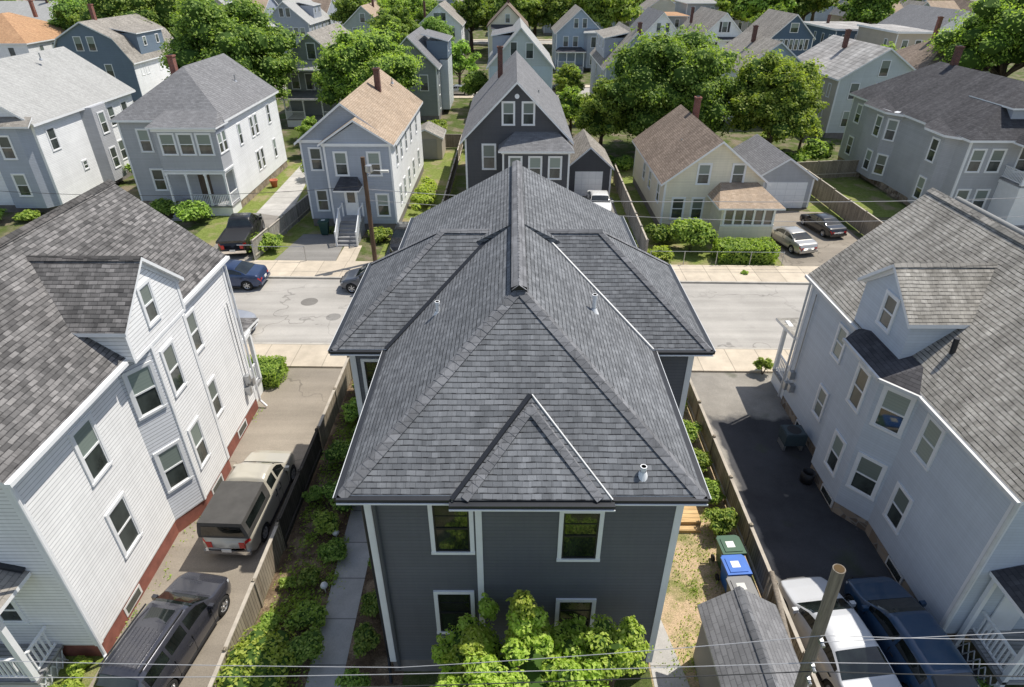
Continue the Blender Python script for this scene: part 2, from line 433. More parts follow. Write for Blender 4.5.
M['leafbright'] = leafmat('bright_green_leaves', [(.13, .22, .034), (.32, .45, .08), (.50, .61, .15)], .48)
M['leaflime'] = leafmat('lime_green_leaves', [(.19, .28, .035), (.42, .54, .085), (.60, .68, .17)], .5)
M['leafcore'] = simple('light_blocking_core', (.055, .10, .022), .9, 0, .1)  # dark cores inside the leaf clumps, added to block light
M['bark'] = wood('grey_bark', (.13, .10, .075)); M['pole'] = wood('weathered_pole_wood', (.25, .215, .175))
M['poledark'] = wood('brown_pole_wood', (.12, .08, .055))
M['fence'] = boards('weathered_fence_boards', (.27, .225, .17), (.37, .32, .25))
M['fencegrey'] = boards('grey_fence_boards', (.30, .28, .25), (.42, .39, .35), .11)
M['fencedark'] = boards('dark_boards', (.06, .052, .045), (.09, .08, .068))  # very dark brown boards, darker than the other fences
M['fencecap'] = paint('pale_fence_rail', (.46, .41, .34), .8, .25)
M['rail'] = simple('galvanised_steel', (.45, .46, .47), .4, .7)
M['tyre'] = simple('tyre_rubber', (.02, .02, .02), .85); M['rim'] = simple('alloy_rim', (.55, .56, .58), .3, .8)
M['chrome'] = simple('chrome', (.7, .7, .72), .15, 1.); M['black'] = simple('black_plastic', (.018, .018, .02), .55)
M['carglass'] = glass('car_glass', (.012, .016, .015), .03)
M['redlens'] = simple('red_lens', (.5, .02, .02), .2); M['headlens'] = simple('head_lamp_lens', (.62, .64, .66), .12)
M['plate'] = simple('number_plate', (.75, .75, .72), .4)
M['wire'] = simple('aluminium_wire', (.42, .42, .43), .5, .3); M['wireblack'] = simple('black_cable', (.03, .03, .03), .6)
M['bin_blue'] = simple('blue_bin_plastic', (.02, .13, .5), .4); M['bin_green'] = simple('green_bin_plastic', (.02, .085, .04), .45)
M['bin_grey'] = simple('grey_bin_plastic', (.17, .17, .17), .5); M['bin_dkgreen'] = simple('dark_green_bin', (.015, .06, .05), .5)
M['terracotta'] = simple('terracotta', (.45, .13, .06), .8); M['ivory'] = paint('ivory_metal', (.6, .6, .56), .5)
M['woodnew'] = boards('orange_new_boards', (.55, .36, .17), (.62, .43, .22), .2, False)
# ------------------------------------------------------------------ windows
WC = {}
def window(parent, x, y, z, rz, w=.85, h=1.6, kind='b', casing='white', detail=1, shut=None, name='window'):
    """centre of the opening on the wall plane; local -y faces out"""
    k = (round(w, 2), round(h, 2), kind, casing, detail, shut)
    if k not in WC:
        c = .1 if detail else .09
        b = MB(); a = w/2; t = h/2
        b.box(-a-c, -a, -.045, .03, -t, t); b.box(a, a+c, -.045, .03, -t, t)
        b.box(-a-c, a+c, -.047, .03, t, t+c); b.box(-a-c-.01, a+c+.01, -.058, .03, -t-c*.8, -t)
        fr = b.mesh('window', [M[casing]], uv=False)
        g = MB()
        up = M['glass'] if kind == 'd' else M['glassg'] if kind == 'g' else M['glassb']
        lo = M['glassg'] if kind == 'g' else M['glassb'] if kind == 'bb' else M['glass']
        g.poly([(-a, -.008, 0), (a, -.008, 0), (a, -.008, t), (-a, -.008, t)], 0)
        g.poly([(-a, -.004, -t), (a, -.004, -t), (a, -.004, 0), (-a, -.004, 0)], 1)
        gm = g.mesh('pane', [up, lo])
        sm = None
        if detail:
            s = MB(); q = .04
            s.box(-a, a, -.03, 0, -q*.7, q*.7)
            for e in (-1, 1):
                s.box(min(e*a, e*(a-q)), max(e*a, e*(a-q)), -.026, 0, -t, t)
                s.box(-a+q, a-q, -.026, 0, min(e*t, e*(t-q)), max(e*t, e*(t-q)))
            if kind == 'g': s.box(-a+q, a-q, -.02, 0, t*.5, t*.5+.02)
            sm = s.mesh('sash', [M['sash'] if kind in 'g' else M['white']], uv=False)
        hm = None
        if shut:
            s = MB()
            for e in (-1, 1): s.box(e*(a+c+.2)-.17, e*(a+c+.2)+.17, -.05, .02, -t, t)
            hm = s.mesh('shutters', [M['black']], uv=False)
        WC[k] = (fr, gm, sm, hm)
    fr, gm, sm, hm = WC[k]
    o = link(name, fr, parent, (x, y, z), rz)
    link('pane', gm, o)
    if sm: link('sash', sm, o)
    if hm: link('shutters', hm, o)
    return o
# ------------------------------------------------------------------ roofs
def gable_polys(x0, x1, y0, y1, ze, zr, oh=.3, axis='y', oe=None):
    """roof over the wall box; the slope passes through the wall top at height ze"""
    if axis == 'y':
        c = (x0+x1)/2; s = (zr-ze)/((x1-x0)/2); o = oh if oe is None else oe
        zl = ze - s*o; a, b = y0-oh, y1+oh
        return [[(x0-o, b, zl), (x0-o, a, zl), (c, a, zr), (c, b, zr)],
                [(x1+o, a, zl), (x1+o, b, zl), (c, b, zr), (c, a, zr)]]
    P = gable_polys(y0, y1, x0, x1, ze, zr, oh, 'y', oe)
    return [[(q[1], q[0], q[2]) for q in reversed(p)] for p in P]
def hip_polys(x0, x1, y0, y1, ze, zr, oh=.35, ha=None, hb=None):
    """ridge along y; ha/hb = run of the front/back hip"""
    w = (x1-x0)/2+oh; ha = w if ha is None else ha; hb = w if hb is None else hb
    a, b, c, d, m = x0-oh, x1+oh, y0-oh, y1+oh, (x0+x1)/2
    R0 = (m, c+ha, zr); R1 = (m, d-hb, zr)
    P = [[(a, d, ze), (a, c, ze), R0, R1], [(b, c, ze), (b, d, ze), R1, R0]]
    if ha > 0: P.append([(a, c, ze), (b, c, ze), R0])
    if hb > 0: P.append([(b, d, ze), (a, d, ze), R1])
    return P
def roof(parent, polys, mat, t=.16, name='roof', fascia='white', world=False):
    b = MB(); b.shell(polys, t, 0, 1)
    return b.build(name, [M[mat], M[fascia]], parent, world)
def cap(parent, pts, mat='cap_main', w=.32, world=True, name='ridge_cap', step=.2):
    """overlapping cap shingles along a hip or ridge, bent over the edge"""
    for p, q in pts:
        b = MB()
        p = Vector(p); q = Vector(q); d = q-p; L = d.length; d.normalize()
        x = d.cross(Vector((0, 0, 1))).normalized(); up = x.cross(d)
        n = max(1, int(L/step)); s = L/n
        for i in range(n):
            a = p + d*(i*s-.03); c = p + d*(i*s+s)
            h0, h1 = .037+random.uniform(0, .005), .03
            dr = -.13*(w/.34) if abs(d.z) < .2 else -.085*(w/.34)
            A = [a - x*w/2 + up*(h0+dr), a + up*h0, a + x*w/2 + up*(h0+dr)]
            B = [c - x*w/2 + up*(h1+dr), c + up*h1, c + x*w/2 + up*(h1+dr)]
            b.poly([A[0], A[1], B[1], B[0]]); b.poly([A[1], A[2], B[2], B[1]])
            b.poly([A[0], A[0]-up*.01, A[1]-up*.01, A[1]], 0); b.poly([A[1], A[1]-up*.01, A[2]-up*.01, A[2]], 0)
        b.build(name, [M[mat], M['roof_dark']], parent, world)
def chimney(parent, x, y, z0, z1, w=.42, d=.5, mat='brickdark', pot=False, world=False):
    b = MB(); b.box(x-w/2, x+w/2, y-d/2, y+d/2, z0, z1-.12); b.box(x-w/2-.05, x+w/2+.05, y-d/2-.05, y+d/2+.05, z1-.12, z1, 0)
    o = b.build('chimney', [M[mat]], parent, world)
    f = MB(); f.box(x-w*.3, x+w*.3, y-d*.3, y+d*.3, z1, z1+.05)
    f.build('chimney_flue', [M['black']], o, world)
    return o
def ventpipe(parent, x, y, z, h=.45, world=False):
    b = MB(); b.tube((x, y, z-.1), (x, y, z+h), .055, .055, 10); b.lathe([(.16, z-.06), (.075, z+.1)], 12, 0, Matrix.Translation((x, y, 0)))
    b.build('vent_pipe', [M['rail']], parent, world)
def wallbody(parent, x0, x1, y0, y1, z0, ze, sid, zr=None, axis='y', name='wall', world=False):
    b = MB()
    if zr is None: b.box(x0, x1, y0, y1, z0, ze)
    elif axis == 'y':
        c = (x0+x1)/2; zt = zr-.17; zz = ze-.12
        F = [(x0, z0), (x1, z0), (x1, zz), (c, zt), (x0, zz)]
        b.poly([(x, y0, z) for x, z in F]); b.poly([(x, y1, z) for x, z in reversed(F)])
        b.poly([(x0, y1, z0), (x0, y0, z0), (x0, y0, zz), (x0, y1, zz)])
        b.poly([(x1, y0, z0), (x1, y1, z0), (x1, y1, zz), (x1, y0, zz)])
    else:
        c = (y0+y1)/2; zt = zr-.17; zz = ze-.12
        F = [(y0, z0), (y1, z0), (y1, zz), (c, zt), (y0, zz)]
        b.poly([(x1, y, z) for y, z in F]); b.poly([(x0, y, z) for y, z in reversed(F)])
        b.poly([(x0, y0, z0), (x1, y0, z0), (x1, y0, zz), (x0, y0, zz)])
        b.poly([(x1, y1, z0), (x0, y1, z0), (x0, y1, zz), (x1, y1, zz)])
    return b.build(name, [M[sid]], parent, world)
def corners(parent, x0, x1, y0, y1, z0, z1, world=False, w=.11, which='abcd', mat='white', name='corner_board'):
    b = MB(); e = .022
    for k, (x, y) in zip('abcd', ((x0, y0), (x1, y0), (x1, y1), (x0, y1))):
        if k in which:
            sx = 1 if x == x0 else -1; sy = 1 if y == y0 else -1
            xs = sorted((x-sx*e, x+sx*w)); ys = sorted((y-sy*e, y+sy*w)); b.box(xs[0], xs[1], ys[0], ys[1], z0, z1)
    return b.build(name, [M[mat]], parent, world)
def house(name, label, x, y, W, L, ze, zr, sid='sid_white', rf='roof_mid', kind='gable', axis='y', rz=0, oh=.3,
          fw=(), rw=(), lw=(), chim=None, trim='white', cat='house', found='found', z0=.6, group=None, detail=0,
          fascia='white', kindw='b', chimmat='brickdark', ha=None, hb=None, shut=None, casing='white'):
    """footprint local x 0..W, y 0..L; origin front left corner on the ground"""
    t = thing(name, label, cat, (x, y, 0), rz, group)
    if kind == 'gable':
        wallbody(t, 0, W, 0, L, z0, ze, sid, zr, axis)
        roof(t, gable_polys(0, W, 0, L, ze, zr, oh, axis), rf, fascia=fascia)
    elif kind == 'hip':
        wallbody(t, 0, W, 0, L, z0, ze+.02, sid)
        roof(t, hip_polys(0, W, 0, L, ze, zr, oh, ha, hb), rf, fascia=fascia)
    elif kind == 'flat':
        wallbody(t, 0, W, 0, L, z0, ze-.05, sid)
        b = MB(); b.box(-oh, W+oh, -oh, L+oh, ze-.05, ze+.25, 1); b.poly([(-oh+.1, -oh+.1, ze+.26), (W+oh-.1, -oh+.1, ze+.26), (W+oh-.1, L+oh-.1, ze+.26), (-oh+.1, L+oh-.1, ze+.26)], 0)
        b.build('roof', [M[rf], M[fascia]], t)
    b = MB(); b.box(.03, W-.03, .03, L-.03, 0, z0+.01); b.build('foundation', [M[found]], t)
    if trim:
        corners(t, 0, W, 0, L, z0, ze-.2, mat=trim)
    for q in fw: window(t, q[0], 0, q[1], 0, *(q[2:] or (.85, 1.55)), kind=kindw, detail=detail, shut=shut, casing=casing)
    for q in rw: window(t, W, q[0], q[1], R(90), *(q[2:] or (.85, 1.55)), kind=kindw, detail=detail, casing=casing)
    for q in lw: window(t, 0, q[0], q[1], R(-90), *(q[2:] or (.85, 1.55)), kind=kindw, detail=detail, casing=casing)
    if chim: chimney(t, *chim, mat=chimmat)
    return t
def porch(t, x0, x1, y0, y1, z0, z1, nposts=3, rf='roof_mid', steps=None, rail=True, rise=.5, world=False, sides='lr', lattice=False, hip=True, deckz=None):
    """open porch in front (y0) of a wall at y1"""
    b = MB(); b.box(x0, x1, y0, y1-.01, z0-.12, z0); b.build('porch_deck', [M['deckgrey']], t, world)
    b = MB(); b.box(x0+.06, x1-.06, y0+.05, y1-.02, 0, z0-.12); b.build('porch_skirt', [M['white'] if not lattice else M['offwhite']], t, world)
    xs = [x0+.1+(x1-x0-.2)*i/(nposts-1) for i in range(nposts)]
    for x in xs:
        b = MB(); b.box(x-.07, x+.07, y0+.03, y0+.17, z0, z1-.2); b.box(x-.1, x+.1, y0, y0+.2, z0, z0+.12); b.box(x-.1, x+.1, y0, y0+.2, z1-.32, z1-.2)
        b.build('porch_post', [M['white']], t, world)
    b = MB(); b.box(x0-.02, x1+.02, y0, y0+.2, z1-.2, z1)
    for e in (x0, x1-.18): b.box(e, e+.18, y0+.2, y1, z1-.2, z1)
    b.build('porch_beam', [M['white']], t, world)
    if rail:
        b = MB()
        def run(p, q):
            p = Vector(p); q = Vector(q); d = q-p; n = max(2, int(d.length/.13))
            b.bar(p+Vector((0, 0, .85)), q+Vector((0, 0, .85)), .06, .06); b.bar(p+Vector((0, 0, .1)), q+Vector((0, 0, .1)), .05, .05)
            for i in range(1, n):
                c = p+d*i/n; b.box(c.x-.018, c.x+.018, c.y-.018, c.y+.018, c.z+.1, c.z+.85)
        for i in range(nposts-1):
            if steps is not None and i == steps: continue
            run((xs[i]+.07, y0+.1, z0), (xs[i+1]-.07, y0+.1, z0))
        if 'l' in sides: run((x0+.1, y0+.2, z0), (x0+.1, y1, z0))
        if 'r' in sides: run((x1-.1, y0+.2, z0), (x1-.1, y1, z0))
        b.build('porch_railing', [M['white']], t, world)
    if steps is not None:
        b = MB(); n = max(2, int(z0/.18)); a, c = xs[steps]+.1, xs[steps+1]-.1
        if c-a > 1.6: m = (a+c)/2; a, c = m-.75, m+.75
        for i in range(n): b.box(a, c, y0-.28*(n-i), y0-.28*(n-i-1)-.002, 0, z0*(i+1)/(n+1))
        b.build('porch_steps', [M['deckgrey']], t, world)
    o = .25
    if rf:
        if hip:
            P = [[(x0-o, y0-o, z1), (x1+o, y0-o, z1), (x1-.4, y1, z1+rise), (x0+.4, y1, z1+rise)],
                 [(x0-o, y1, z1), (x0-o, y0-o, z1), (x0+.4, y1, z1+rise)], [(x1+o, y0-o, z1), (x1+o, y1, z1), (x1-.4, y1, z1+rise)]]
        else: P = [[(x0-o, y0-o, z1), (x1+o, y0-o, z1), (x1+o, y1, z1+rise), (x0-o, y1, z1+rise)]]
        roof(t, P, rf, .12, 'porch_roof', world=world)
def dormer_shed(t, x0, x1, y0, y1, z0, z1, side, sid, rf, drop=.35, win=1):
    """box dormer on a slope facing side (+1 = +x, -1 = -x); outer face at x1 (side>0) or x0"""
    b = MB(); b.box(x0, x1, y0, y1, z0, z1); b.build('dormer', [M[sid]], t)
    o = .2
    if side > 0: P = [[(x0-.6, y1+o, z1+drop), (x0-.6, y0-o, z1+drop), (x1+o, y0-o, z1), (x1+o, y1+o, z1)]]
    else: P = [[(x1+.6, y0-o, z1+drop), (x1+.6, y1+o, z1+drop), (x0-o, y1+o, z1), (x0-o, y0-o, z1)]]
    roof(t, P, rf, .1, 'dormer_roof')
    n = win
    for i in range(n):
        y = y0+(y1-y0)*(i+.5)/n
        window(t, x1 if side > 0 else x0, y, (z0+z1)/2+.3, R(90*side), .7, 1.0, detail=0)
# ------------------------------------------------------------------ vegetation
def rnd_unit(rng):
    while True:
        v = Vector((rng.uniform(-1, 1), rng.uniform(-1, 1), rng.uniform(-1, 1)))
        l = v.length
        if .05 < l < 1: return v/l
def leaves(b, c, r, n, s, rng, mi=0, flat=.75, outw=None):
    for _ in range(n):
        d = rnd_unit(rng)
        if d.z < -.35 and rng.random() < .7: d.z = -d.z*.4
        rr = r*(.62+.5*rng.random()**.7)
        p = c + Vector((d.x*rr, d.y*rr, d.z*rr*flat))
        nrm = (d + rnd_unit(rng)*.7 + Vector((.25, .1, .6))).normalized()
        a = nrm.orthogonal().normalized(); q = nrm.cross(a)
        an = rng.uniform(0, 6.28); ca, sa = math.cos(an), math.sin(an)
        u = a*ca + q*sa; w = nrm.cross(u); k = s*rng.uniform(.6, 1.25)
        b.poly([p - u*k*.62, p - w*k*.36 + nrm*k*.1, p + u*k*.62, p + w*k*.36 + nrm*k*.1], mi)
def blob(b, c, r, rng, mi=1, flat=.75):  # added core that keeps light from passing through the clump
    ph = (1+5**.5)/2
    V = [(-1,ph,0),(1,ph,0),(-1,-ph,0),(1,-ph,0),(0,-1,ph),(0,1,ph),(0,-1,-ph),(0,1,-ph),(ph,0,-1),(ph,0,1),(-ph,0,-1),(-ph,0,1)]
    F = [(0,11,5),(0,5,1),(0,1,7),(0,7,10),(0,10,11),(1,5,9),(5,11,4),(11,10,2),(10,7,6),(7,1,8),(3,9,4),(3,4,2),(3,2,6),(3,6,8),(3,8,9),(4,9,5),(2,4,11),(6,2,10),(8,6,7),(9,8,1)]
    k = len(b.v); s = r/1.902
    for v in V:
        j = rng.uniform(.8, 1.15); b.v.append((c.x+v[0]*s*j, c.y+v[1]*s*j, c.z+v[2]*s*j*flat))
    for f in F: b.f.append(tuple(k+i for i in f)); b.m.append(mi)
def crown_mesh(name, rx, rz, cz, K, N, ls, seed, mat='leaf', cone=0., rc=None, low=-.55):
    """K leaf clumps spread through the crown volume, N leaves each"""
    rng = random.Random(seed); b = MB(); cs = []; rx *= .9; rz *= .9; N = int(N*1.7); ls *= .66
    for i in range(K):
        for _ in range(40):
            d = rnd_unit(rng)
            if d.z < low: continue
            q = rng.uniform(.55, .92) if rng.random() < .85 else rng.uniform(.1, .5)
            w = 1+.30*noise.noise(d*1.7+Vector((seed*3.1, 0, 0)))
            taper = 1-cone*max(0, d.z)
            c = Vector((d.x*rx*q*w*taper, d.y*rx*q*w*taper, cz+d.z*rz*q*w))
            if all((c-e).length > (rc or rx*.24)*.62 for e in cs): break
        cs.append(c)
        r = (rc or rx*.24)*rng.uniform(.7, 1.3)
        blob(b, c, r*.78, rng); leaves(b, c, r, N, ls, rng)
        # stray sprigs outside the clump for a ragged edge
        for _ in range(2):
            e = c + Vector((d.x, d.y, d.z*.8))*r*rng.uniform(.7, 1.15) + rnd_unit(rng)*r*.3
            leaves(b, e, r*.35, max(4, N//14), ls, rng)
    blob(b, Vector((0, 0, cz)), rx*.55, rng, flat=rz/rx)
    return b.mesh(name, [M[mat], M['leafcore']], uv=False), cs
def trunk_mesh(h, r, cs, rng, n=9):
    b = MB(); top = Vector((rng.uniform(-.2, .2), rng.uniform(-.2, .2), h))
    b.lathe([(r*1.5, -.05), (r*1.1, .35), (r, h*.5)], n); b.tube((0, 0, h*.5), top, r, r*.6, n)
    for c in cs[:14]:
        m = top.lerp(c, .5)+Vector((0, 0, -.15*h*.2)); s = Vector((0, 0, h*rng.uniform(.65, 1)))
        b.tube(s, m, r*.42, r*.25, 6); b.tube(m, c, r*.25, r*.08, 6)
    return b.mesh('trunk', [M['bark']], smooth=True)
TC = {}
def tree(name, label, x, y, rx, rz, cz, seed, mat='leaf', K=80, N=110, ls=.36, rot=0, cat='tree', group=None, key=None, sc=1., cone=0., th=None, rc=None, low=-.55, szc=None):
    k = key or (name, seed, mat)
    if k not in TC:
        cm, cs = crown_mesh('crown', rx, rz, cz, K, N, ls, seed, mat, cone, rc, low)
        TC[k] = (cm, trunk_mesh(th or (cz-rz*.4), max(.12, rx*.07), cs, random.Random(seed)))
    t = thing(name, label, cat, (x, y, 0), rot, group)
    if sc != 1 or szc: t.scale = (sc, sc, szc or sc)
    link('crown', TC[k][0], t); link('trunk', TC[k][1], t)
    return t
def bush(label, x, y, r, h, seed, mat='leafbright', ls=.11, K=26, N=70, name='shrub', cat='shrub', group=None, ry=None, low=-.2):
    rng = random.Random(seed); b = MB(); ry = ry or r
    for i in range(K):
        d = rnd_unit(rng); d.z = abs(d.z) if rng.random() < .8 else d.z*.5
        q = rng.uniform(.35, .85)
        c = Vector((d.x*r*q, d.y*ry*q, h*.42+d.z*h*.42*q)); rr = min(r, ry, h)*rng.uniform(.28, .42)
        blob(b, c, rr*.8, rng); leaves(b, c, rr, N, ls, rng)
    t = thing(name, label, cat, (x, y, 0), 0, group)
    b.build('foliage', [M[mat], M['leafcore']], t, uv=False)
    s = MB()
    for i in range(5):
        a = rng.uniform(0, 6.28); s.tube((0, 0, -.02), (math.cos(a)*r*.4, math.sin(a)*ry*.4, h*.5), .02, .012, 5)
    s.build('stem', [M['bark']], t, smooth=True)
    return t
def hedge(label, x0, x1, y0, y1, h, seed, mat='leafbright', ls=.07, dens=420, name='hedge', cat='hedge'):
    rng = random.Random(seed); b = MB(); t = thing(name, label, cat, ((x0+x1)/2, (y0+y1)/2, 0))
    w, l = (x1-x0)/2, (y1-y0)/2
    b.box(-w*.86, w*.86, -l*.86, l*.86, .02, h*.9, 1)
    area = 4*w*l + 4*(w+l)*h
    for _ in range(int(area*dens)):
        r = rng.random()*area
        if r < 4*w*l: p = Vector((rng.uniform(-w, w), rng.uniform(-l, l), h)); n = Vector((0, 0, 1))
        else:
            s = rng.choice((0, 1)); e = rng.choice((-1, 1))
            if rng.random() < w/(w+l): p = Vector((rng.uniform(-w, w), e*l, rng.uniform(0, h))); n = Vector((0, e, 0))
            else: p = Vector((e*w, rng.uniform(-l, l), rng.uniform(0, h))); n = Vector((e, 0, 0))
        p += n*(.10*noise.noise(p*1.4+Vector((seed, 0, 0)))*2 + rng.uniform(-.07, .03))
        nrm = (n+rnd_unit(rng)*.8).normalized(); u = nrm.orthogonal().normalized(); v = nrm.cross(u)
        k = ls*rng.uniform(.7, 1.3); b.poly([p-u*k*.6, p-v*k*.4, p+u*k*.6, p+v*k*.4], 0)
    b.build('foliage', [M[mat], M['leafcore']], t, uv=False)
    return t
def scatter(name, label, cat, area, n, ls, seed, mat='leafbright', hmin=.05, hmax=.3, kind='stuff', clumps=30):
    """weeds and ground cover, one object"""
    rng = random.Random(seed); b = MB()
    x0, x1, y0, y1 = area; cs = [(rng.uniform(x0, x1), rng.uniform(y0, y1), rng.uniform(.15, .5)) for _ in range(clumps)]
    for _ in range(n):
        c = rng.choice(cs); p = Vector((c[0]+rng.gauss(0, c[2]), c[1]+rng.gauss(0, c[2]), 0))
        if not (x0 < p.x < x1 and y0 < p.y < y1): continue
        d = math.hypot(p.x-c[0], p.y-c[1])/c[2]
        p.z = rng.uniform(hmin*.2, max(hmin, hmax*max(0, 1-d*.5)))
        nrm = (rnd_unit(rng)+Vector((0, 0, .9))).normalized(); u = nrm.orthogonal().normalized(); v = nrm.cross(u)
        k = ls*rng.uniform(.6, 1.4); b.poly([p-u*k*.6, p-v*k*.35, p+u*k*.6, p+v*k*.35], 0)
    o = b.build(name, [M[mat]], uv=False); tag(o, label, cat, kind=kind); return o
# ------------------------------------------------------------------ cars
def interp(P, t):
    if t <= P[0][0]: return P[0][1]
    for (a, u), (b, v) in zip(P, P[1:]):
        if t <= b:
            f = (t-a)/(b-a); return u+(v-u)*f
    return P[-1][1]
CARS = {
 'sedan': dict(L=4.6, W=1.78, top=[(0, .56), (.008, .78), (.03, .93), (.06, .98), (.17, 1.03), (.25, 1.22), (.34, 1.38), (.43, 1.44), (.55, 1.43), (.62, 1.34), (.73, 1.02), (.76, .97), (.88, .88), (.96, .76), (.992, .62), (1, .48)],
    belt=[(0, .5), (.01, .72), (.05, .9), (.2, .97), (.6, .93), (.75, .90), (.9, .8), (.97, .68), (1, .45)], rear=(.175, .325), front=(.60, .735), side=(.235, .685), bp=(.46,), hub=(.19, .80)),
 'suv': dict(L=4.55, W=1.86, top=[(0, .5), (.008, .9), (.02, 1.05), (.05, 1.35), (.09, 1.60), (.14, 1.70), (.45, 1.73), (.57, 1.68), (.63, 1.56), (.745, 1.13), (.77, 1.08), (.88, 1.0), (.96, .86), (.992, .68), (1, .5)],
    belt=[(0, .5), (.01, .85), (.05, 1.0), (.3, 1.04), (.7, .99), (.78, .98), (.9, .9), (.97, .75), (1, .48)], rear=(.025, .095), front=(.60, .745), side=(.11, .69), bp=(.30, .48), hub=(.19, .81)),
 'hatch': dict(L=4.0, W=1.72, top=[(0, .5), (.01, .85), (.03, 1.0), (.10, 1.32), (.18, 1.46), (.4, 1.5), (.55, 1.46), (.62, 1.34), (.74, 1.02), (.78, .96), (.9, .84), (.97, .7), (1, .5)],
    belt=[(0, .5), (.02, .85), (.3, .94), (.7, .9), (.8, .86), (.95, .7), (1, .45)], rear=(.04, .16), front=(.58, .74), side=(.16, .69), bp=(.42,), hub=(.17, .81)),
 'pickup': dict(L=4.75, W=1.80, top=[(0, .6), (.004, .98), (.02, 1.05), (.40, 1.07), (.415, 1.12), (.44, 1.5), (.47, 1.64), (.52, 1.68), (.62, 1.66), (.67, 1.54), (.76, 1.16), (.79, 1.12), (.9, 1.03), (.965, .88), (.993, .7), (1, .5)],
    belt=[(0, .6), (.005, .96), (.4, 1.0), (.75, .99), (.9, .92), (.97, .78), (1, .48)], rear=(.42, .452), front=(.655, .765), side=(.465, .72), bp=(.58,), hub=(.20, .82)),
}
PLAN = [(0, .70), (.008, .82), (.025, .91), (.06, .965), (.15, .99), (.4, 1), (.75, .99), (.86, .955), (.92, .905), (.96, .83), (.982, .72), (.993, .60), (1, .44)]
def car(label, kind, x, y, rz, paintm, sc=1., name='parked_car', cat='car', group='cars parked along the houses', L=None, opts=(), shadeglass='carglass'):
    """forward = local +y, origin at the centre on the ground"""
    K = CARS[kind]; L = L or K['L']; W = K['W']; t = thing(name, label, cat, (x, y, 0), rz, group)
    if sc != 1: t.scale = (sc,)*3
    ts = sorted(set([round(i/64, 4) for i in range(65)] + [p[0] for p in K['top']] + list(K['rear']) + list(K['front']) + list(K['side']) +
                    [q+e for q in K['bp'] for e in (-.011, .011)] + [h+e*.04 for h in K['hub'] for e in (-2, -1.5, -1, 0, 1, 1.5, 2)]))
    ts = [u for i, u in enumerate(ts) if i == 0 or u-ts[i-1] > .0015]
    rings = []; Ra, rw = .37, .33
    def ring(u):
        zt, zb, w = interp(K['top'], u), interp(K['belt'], u), W/2*interp(PLAN, u)
        zb = min(zb, zt-.01); k = min(1, max(0, (zt-zb)/.5)); zs = .24 + (.1 if u > .95 or u < .04 else 0)
        zs = min(zs, zb-.12); wr = w*(.96-.23*k); hh = zb-zs
        P = [(0, zs), (w*.9, zs), (w*.975, zs+.05), (w*.995, zs+.17*hh), (w*1.0, zs+.4*hh), (w*1.0, zs+.62*hh), (w*.985, zs+.82*hh), (w*.965, zb),
             (w*.965+(wr-w*.965)*.3, zb+(zt-zb)*.22), (wr+(w*.965-wr)*.15, zb+(zt-zb)*.78), (wr*.955, zb+(zt-zb)*.90), (wr*.86, zb+(zt-zb)*.965), (wr*.6, zb+(zt-zb)*.99), (wr*.3, zt), (0, zt+.004)]
        return P
    body = MB(); glassp = []
    n = 15; idx = {}
    for i, u in enumerate(ts):
        P = ring(u); yy = (u-.5)*L
        for s in (1, -1):
            for j, (px, pz) in enumerate(P):
                if s == -1 and j in (0, n-1): idx[i, s, j] = idx[i, 1, j]; continue
                y2, z2, arch = yy, pz, False
                if 1 <= j <= 6:
                    for h in K['hub']:
                        hy = (h-.5)*L; d = math.hypot(yy-hy, pz-rw)
                        if d < Ra:
                            arch = True
                            if d > 1e-3:
                                a = math.atan2(pz-rw, yy-hy); y2 = hy+Ra*math.cos(a); z2 = rw+Ra*math.sin(a)
                            else: z2 = rw+Ra
                idx[i, s, j] = len(body.v); body.v.append((s*px, y2, z2)); 
                if arch: idx['a', idx[i, s, j]] = True
    G1 = {'windshield': [], 'rear_window': [], 'side_window': [], 'tail_light': [], 'headlight': []}
    for i in range(len(ts)-1):
        u = (ts[i]+ts[i+1])/2
        for s in (1, -1):
            for j in range(n-1):
                q = [idx[i, s, j], idx[i+1, s, j], idx[i+1, s, j+1], idx[i, s, j+1]]
                if s == 1: q = q[::-1]
                q2 = []
                for a in q:
                    if a not in q2: q2.append(a)
                if len(q2) < 3: continue
                if all(idx.get(('a', a)) for a in q2): continue
                gl = None
                if j in (8, ) or j == 7 and False: pass
                if 8 <= j <= 8 and K['side'][0] <= u <= K['side'][1] and not any(abs(u-b) < .011 for b in K['bp']): gl = 'side_window'
                if 10 <= j:
                    if K['rear'][0] <= u <= K['rear'][1]: gl = 'rear_window'
                    if K['front'][0] <= u <= K['front'][1]: gl = 'windshield'
                if not gl and 6 <= j <= 7 and u < .035: gl = 'tail_light'
                if not gl and 6 <= j <= 7 and .945 < u < .992: gl = 'headlight'
                if gl: G1[gl].append([body.v[a] for a in q2])
                else: body.f.append(tuple(q2)); body.m.append(0)
    e0, e1 = [idx[0, 1, j] for j in range(n)], [idx[0, -1, j] for j in range(n-2, 0, -1)]
    body.f.append(tuple(e0+e1)); body.m.append(0)
    e0, e1 = [idx[len(ts)-1, 1, j] for j in range(n)], [idx[len(ts)-1, -1, j] for j in range(n-2, 0, -1)]
    body.f.append(tuple(reversed(e0+e1))); body.m.append(0)
    bo = body.build('body', [paintm], t, smooth=True, uv=False)
    for k, fs in G1.items():
        if not fs: continue
        b = MB()
        for f in fs: b.poly([(p[0]*.992, p[1], p[2]-.006) for p in f])
        b.build(k, [M['redlens' if k == 'tail_light' else 'headlens' if k == 'headlight' else shadeglass]], t, uv=False)
    b = MB(); b.box(-W/2+.24, W/2-.24, -L/2+.12, L/2-.14, .2, .62); b.build('underbody', [M['black']], t, uv=False)
    # door seams, sills, bumpers
    b = MB()
